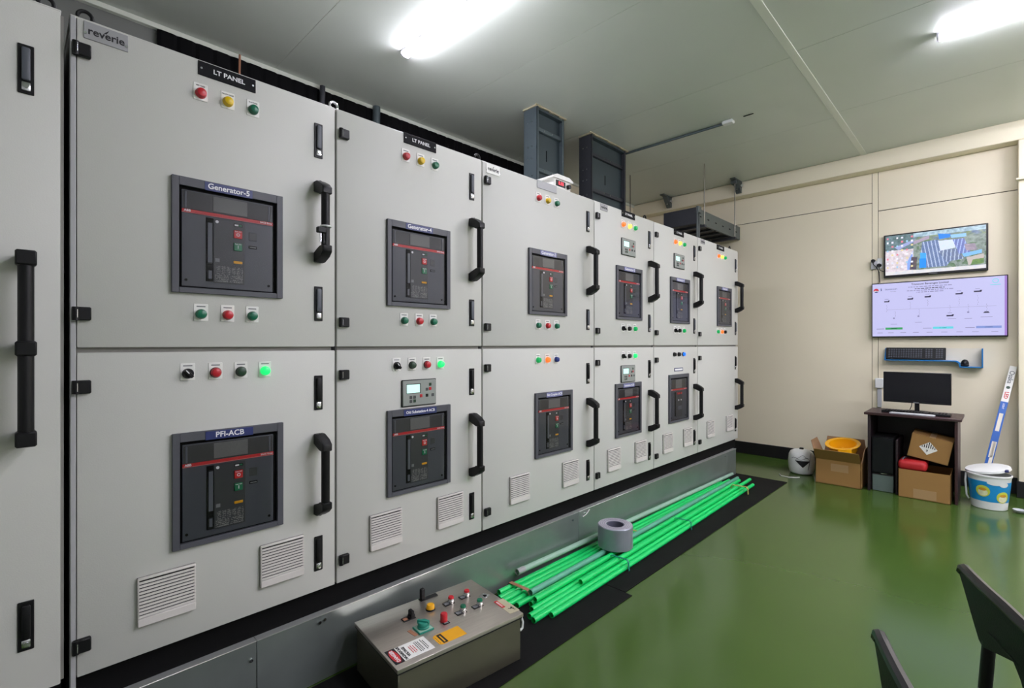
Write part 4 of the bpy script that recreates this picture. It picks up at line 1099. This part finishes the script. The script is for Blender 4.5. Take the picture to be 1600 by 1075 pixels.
for i in range(7):
    y = -.042+.014*i; top = .161-abs(y)*.93-.004
    MB().box(-.0018, -.001, y-.0032, y+.0032, .106, max(.11, top)).build('stripe', 'black_ink', dm)
text('9', .026, 'black_ink', dm, (-.0016, .005, .08), FAR, .02)
# white can with black diamond
t = thing('white_canister', 'white plastic canister with black hazard triangle, left of the open carton', 'canister', (5.72, 1.44, 0))
MB().lathe([(0, 0), (.085, 0), (.105, .012), (.118, .06), (.12, .13), (.114, .19), (.1, .222), (.07, .24), (.035, .246), (0, .247)], seg=32).build('body', 'white_plastic', t)
MB().box(-.02, .012, -.02, .015, .24, .262, bv=.004).build('clip', 'black_plastic', t)
def on_can(a, z, r=.1215): return (r*math.cos(a), r*math.sin(a), z)
def strip(fn_lo, fn_hi, a_lo, a_hi, m, name, r, n=14):
    b = MB(); b.flat = True
    lo = [b.bm.verts.new(on_can(a0+a_lo+(a_hi-a_lo)*i/n, fn_lo(a_lo+(a_hi-a_lo)*i/n), r)) for i in range(n+1)]
    hi = [b.bm.verts.new(on_can(a0+a_lo+(a_hi-a_lo)*i/n, fn_hi(a_lo+(a_hi-a_lo)*i/n), r)) for i in range(n+1)]
    for i in range(n): b.bm.faces.new((lo[i], lo[i+1], hi[i+1], hi[i]))
    b.build(name, m, t, smooth=False)
a0 = R(200)
strip(lambda a: .078+.067*abs(a)/.56, lambda a: .147, -.56, .56, 'black_ink', 'hazard_triangle', .1225)
strip(lambda a: .205-.056*abs(a)/.56, lambda a: .209-.056*abs(a)/.56, -.56, .56, 'grey_ink', 'hazard_outline', .1212)
MB().tube([on_can(R(235)-.3*i/9, .22-.03*i+.001*i*i, .125) for i in range(8)], .0018, 6).build('cord', 'black_plastic', t)
MB().tube([on_can(R(150)+.15*i, .165+.012*math.sin(i), .122) for i in range(10)], .0016, 6).build('cord', 'black_plastic', t)
o = MB().tube([(5.50, 1.585, .004), (5.44, 1.55, .004), (5.43, 1.48, .004), (5.47, 1.42, .004), (5.5, 1.4, .004)], .004, 6).build('wire_loop', 'wire_white')
tag(o, 'thin pale wire loop on the floor in front of the white canister', 'wire')

# ------------------------------------------------------------------ bucket, lid, lamp carton
t = thing('paint_bucket', 'white plastic bucket with a blue printed band, right of the desk', 'bucket', (5.60, .047, 0))
MB().lathe([(0, .004), (.1, .004), (.104, 0), (.108, .004), (.132, .262), (.137, .264), (.138, .276), (.131, .278), (.127, .262), (.104, .012), (0, .01)], seg=40).build('body', 'white_plastic', t)
MB().lathe([(.1135, .066), (.1145, .066), (.1302, .228), (.129, .228)], seg=40, close=True).build('printed_band', 'bucket_blue', t)
def rb(z): return .1152+(.1306-.1152)*(z-.066)/(.228-.066)
def bdecal(ac, zc, ra, rz_, m, name, off, ky=1.):
    b = MB(); b.flat = True; n = 20; rings = []
    for q in (.34, .67, 1.):
        rg_ = []
        for k in range(n):
            z = zc+q*rz_*math.sin(k*2*math.pi/n); a = ac+q*ra*math.cos(k*2*math.pi/n)
            rg_.append(b.bm.verts.new(((rb(z)+off)*math.cos(a), (rb(z)+off)*math.sin(a), z)))
        rings.append(rg_)
    vc = b.bm.verts.new(((rb(zc)+off)*math.cos(ac), (rb(zc)+off)*math.sin(ac), zc))
    for k in range(n):
        b.bm.faces.new((vc, rings[0][k], rings[0][(k+1) % n]))
        for p, q in zip(rings, rings[1:]): b.bm.faces.new((p[k], q[k], q[(k+1) % n], p[(k+1) % n]))
    b.build(name, m, t)
for ac, zc in ((R(163), .15), (R(222), .11)):
    bdecal(ac, zc, .36, .046, 'bucket_yellow', 'printed_oval', .0008)
    bdecal(ac-.0, zc-.012, .25, .028, 'bucket_food', 'printed_picture', .0014)
    bdecal(ac, zc+.014, .2, .012, 'bucket_orange', 'printed_picture', .0018)
bdecal(R(200), .222, .45, .018, 'white_plastic', 'printed_cloud', .001)
bdecal(R(222), .212, .25, .02, 'white_plastic', 'printed_cloud', .0012)
MB().tube([(-.02, .138, .262), (-.03, .142, .2), (-.025, .135, .08), (-.01, .122, .05)], .007, 8).build('handle', 'white_plastic', t)
t = thing('bucket_lid', 'white round lid lying tilted on the bucket', 'lid', (5.632, .055, .306))
t.rotation_euler = (R(-10), R(-5), 0)
MB().lathe([(0, .004), (.12, .004), (.132, .002), (.136, -.008), (.141, -.008), (.139, .008), (.122, .012), (0, .012)], seg=36).build('disc', 'white_plastic', t)
MB().box(-.02, .02, -.012, .012, -.006, .01, bv=.003).build('tab', 'label_blue', t, (-.085, -.112, 0))
t = thing('scoop', 'small white scoop on the floor in front of the bucket', 'scoop', (5.565, -.125, 0), R(-60))
MB().lathe([(0, .012), (.03, .016), (.038, .026), (.04, .026), (.034, .012), (.02, .003), (0, .002)], seg=24).build('bowl', 'silver_plastic', t)
MB().box(.035, .14, -.008, .008, .016, .022, bv=.002).build('handle', 'silver_plastic', t)
# long lamp carton leaning on the wall
p0 = Vector((5.90, .108, .0)); p1 = Vector((6.222, -.104, 1.128))
t = thing('lamp_carton', 'long thin blue and white lamp carton leaning on the wall behind the bucket', 'box', p0)
d = (p1-p0); L = d.length; zq = d.normalized(); xq = Vector((0, -1, 0)); xq = (xq - zq*xq.dot(zq)).normalized(); yq = zq.cross(xq)
t.rotation_mode = 'QUATERNION'; t.rotation_quaternion = Matrix((xq, yq, zq)).transposed().to_quaternion()
# local: x = right as seen from the room, -y... = towards the room, z = along the carton
s_ = -1 if (yq.x > 0) else 1
MB().box(-.024, .024, -.02, .02, 0, L*.725, bv=.001).build('printed_sleeve', 'box_blue', t)
MB().box(-.0235, .0235, -.0195, .0195, L*.725, L, bv=.001).build('white_end', 'white_plate', t)
fy = s_*.0205
for a, b_ in ((.30, .42), (.5, .635)):
    MB().box(-.012, .013, fy-.0004, fy+.0004, L*a, L*b_).build('window', 'shelf_white', t)
MB().box(-.004, .018, fy-.0004, fy+.0004, L*.08, L*.42).build('window', 'shelf_white', t)
RT = (R(90), R(90), 0) if s_ < 0 else (R(90), R(90), R(180))
text('LED', .036, 'red_ink', t, (0, s_*.0206, L*.775), RT, .02)
text('Osaka', .046, 'grey_ink', t, (0, s_*.0206, L*.915), RT, .015)
MB().cyl((0, s_*.0195, L*.835), (0, s_*.0207, L*.835), .013, seg=16).build('round_mark', 'lens_dark_green', t)
text('LIGHT', .018, 'white_ink', t, (0, s_*.0208, L*.69), RT, .01)

# ------------------------------------------------------------------ chairs at the lower right
def chair(tip, label, dz=0.):
    """local: x along the backrest (tip end at x=0, rest towards -x), facing -y"""
    t = thing('chair', label, 'chair', (tip[0], tip[1], 0), R(21.5), 'black plastic chairs')
    Lb = .40
    up_ = [(0, .806), (-.005, .815), (-.016, .82), (-.05, .8195), (-.09, .819), (-.13, .8195), (-.2, .821)]
    lo_ = [(-.2, .742), (-.165, .744), (-.145, .742), (-.135, .72), (-.122, .70), (-.105, .706), (-.075, .735), (-.03, .78)]
    pts = up_ + [(-Lb-x, z) for x, z in up_[::-1][1:]] + [(-Lb-x, z) for x, z in lo_[::-1]] + lo_[0:]
    # thick curved shell: extrude in y with a gentle curve
    def bend(x): u = (x+Lb/2)/(Lb/2); return .004*(1-u*u)
    b = MB()
    n = len(pts)
    A = [b.bm.verts.new((x, bend(x)-.007, z+dz)) for x, z in pts]; B = [b.bm.verts.new((x, bend(x)+.007, z+dz)) for x, z in pts]
    b.bm.faces.new(A); b.bm.faces.new(B[::-1])
    for i in range(n): b.bm.faces.new((A[i], B[i], B[(i+1) % n], A[(i+1) % n]))
    bmesh.ops.triangulate(b.bm, faces=[f for f in b.bm.faces if len(f.verts) > 4])
    b.build('backrest', 'chair_plastic', t)
    rim = [(x, bend(x)+.001, z+dz) for x, z in up_ + [(-Lb-x, z) for x, z in up_[::-1][1:]]]
    MB().tube(rim, .0105, 8).build('rim', 'chair_rim', t)
    for s in (0, 1):
        xx = (lambda x: x if not s else -Lb-x)
        MB().tube([(xx(-.118), -.004, .735+dz), (xx(-.122), 0, .70+dz), (xx(-.115), .004, .6), (xx(-.108), .0, .47), (xx(-.1), .06, .2), (xx(-.09), .11, .0)], .0115, 10).build('rear_leg', 'chair_rim', t)
        MB().tube([(xx(-.1), -.03, .44), (xx(-.1), -.34, .44), (xx(-.095), -.37, .42), (xx(-.09), -.42, 0)], .0115, 10).build('front_leg', 'chair_rim', t)
    MB().box(-Lb+.04, -.04, -.42, -.02, .445, .475, bv=.014, seg=3).build('seat', 'chair_plastic', t)
chair((1.535, .057), 'black plastic chair whose curved back fills the lower right corner')
chair((1.106, .154), 'black plastic chair of which only a backrest tip shows at the bottom edge', -.012)

for me in bpy.data.meshes: me.update()
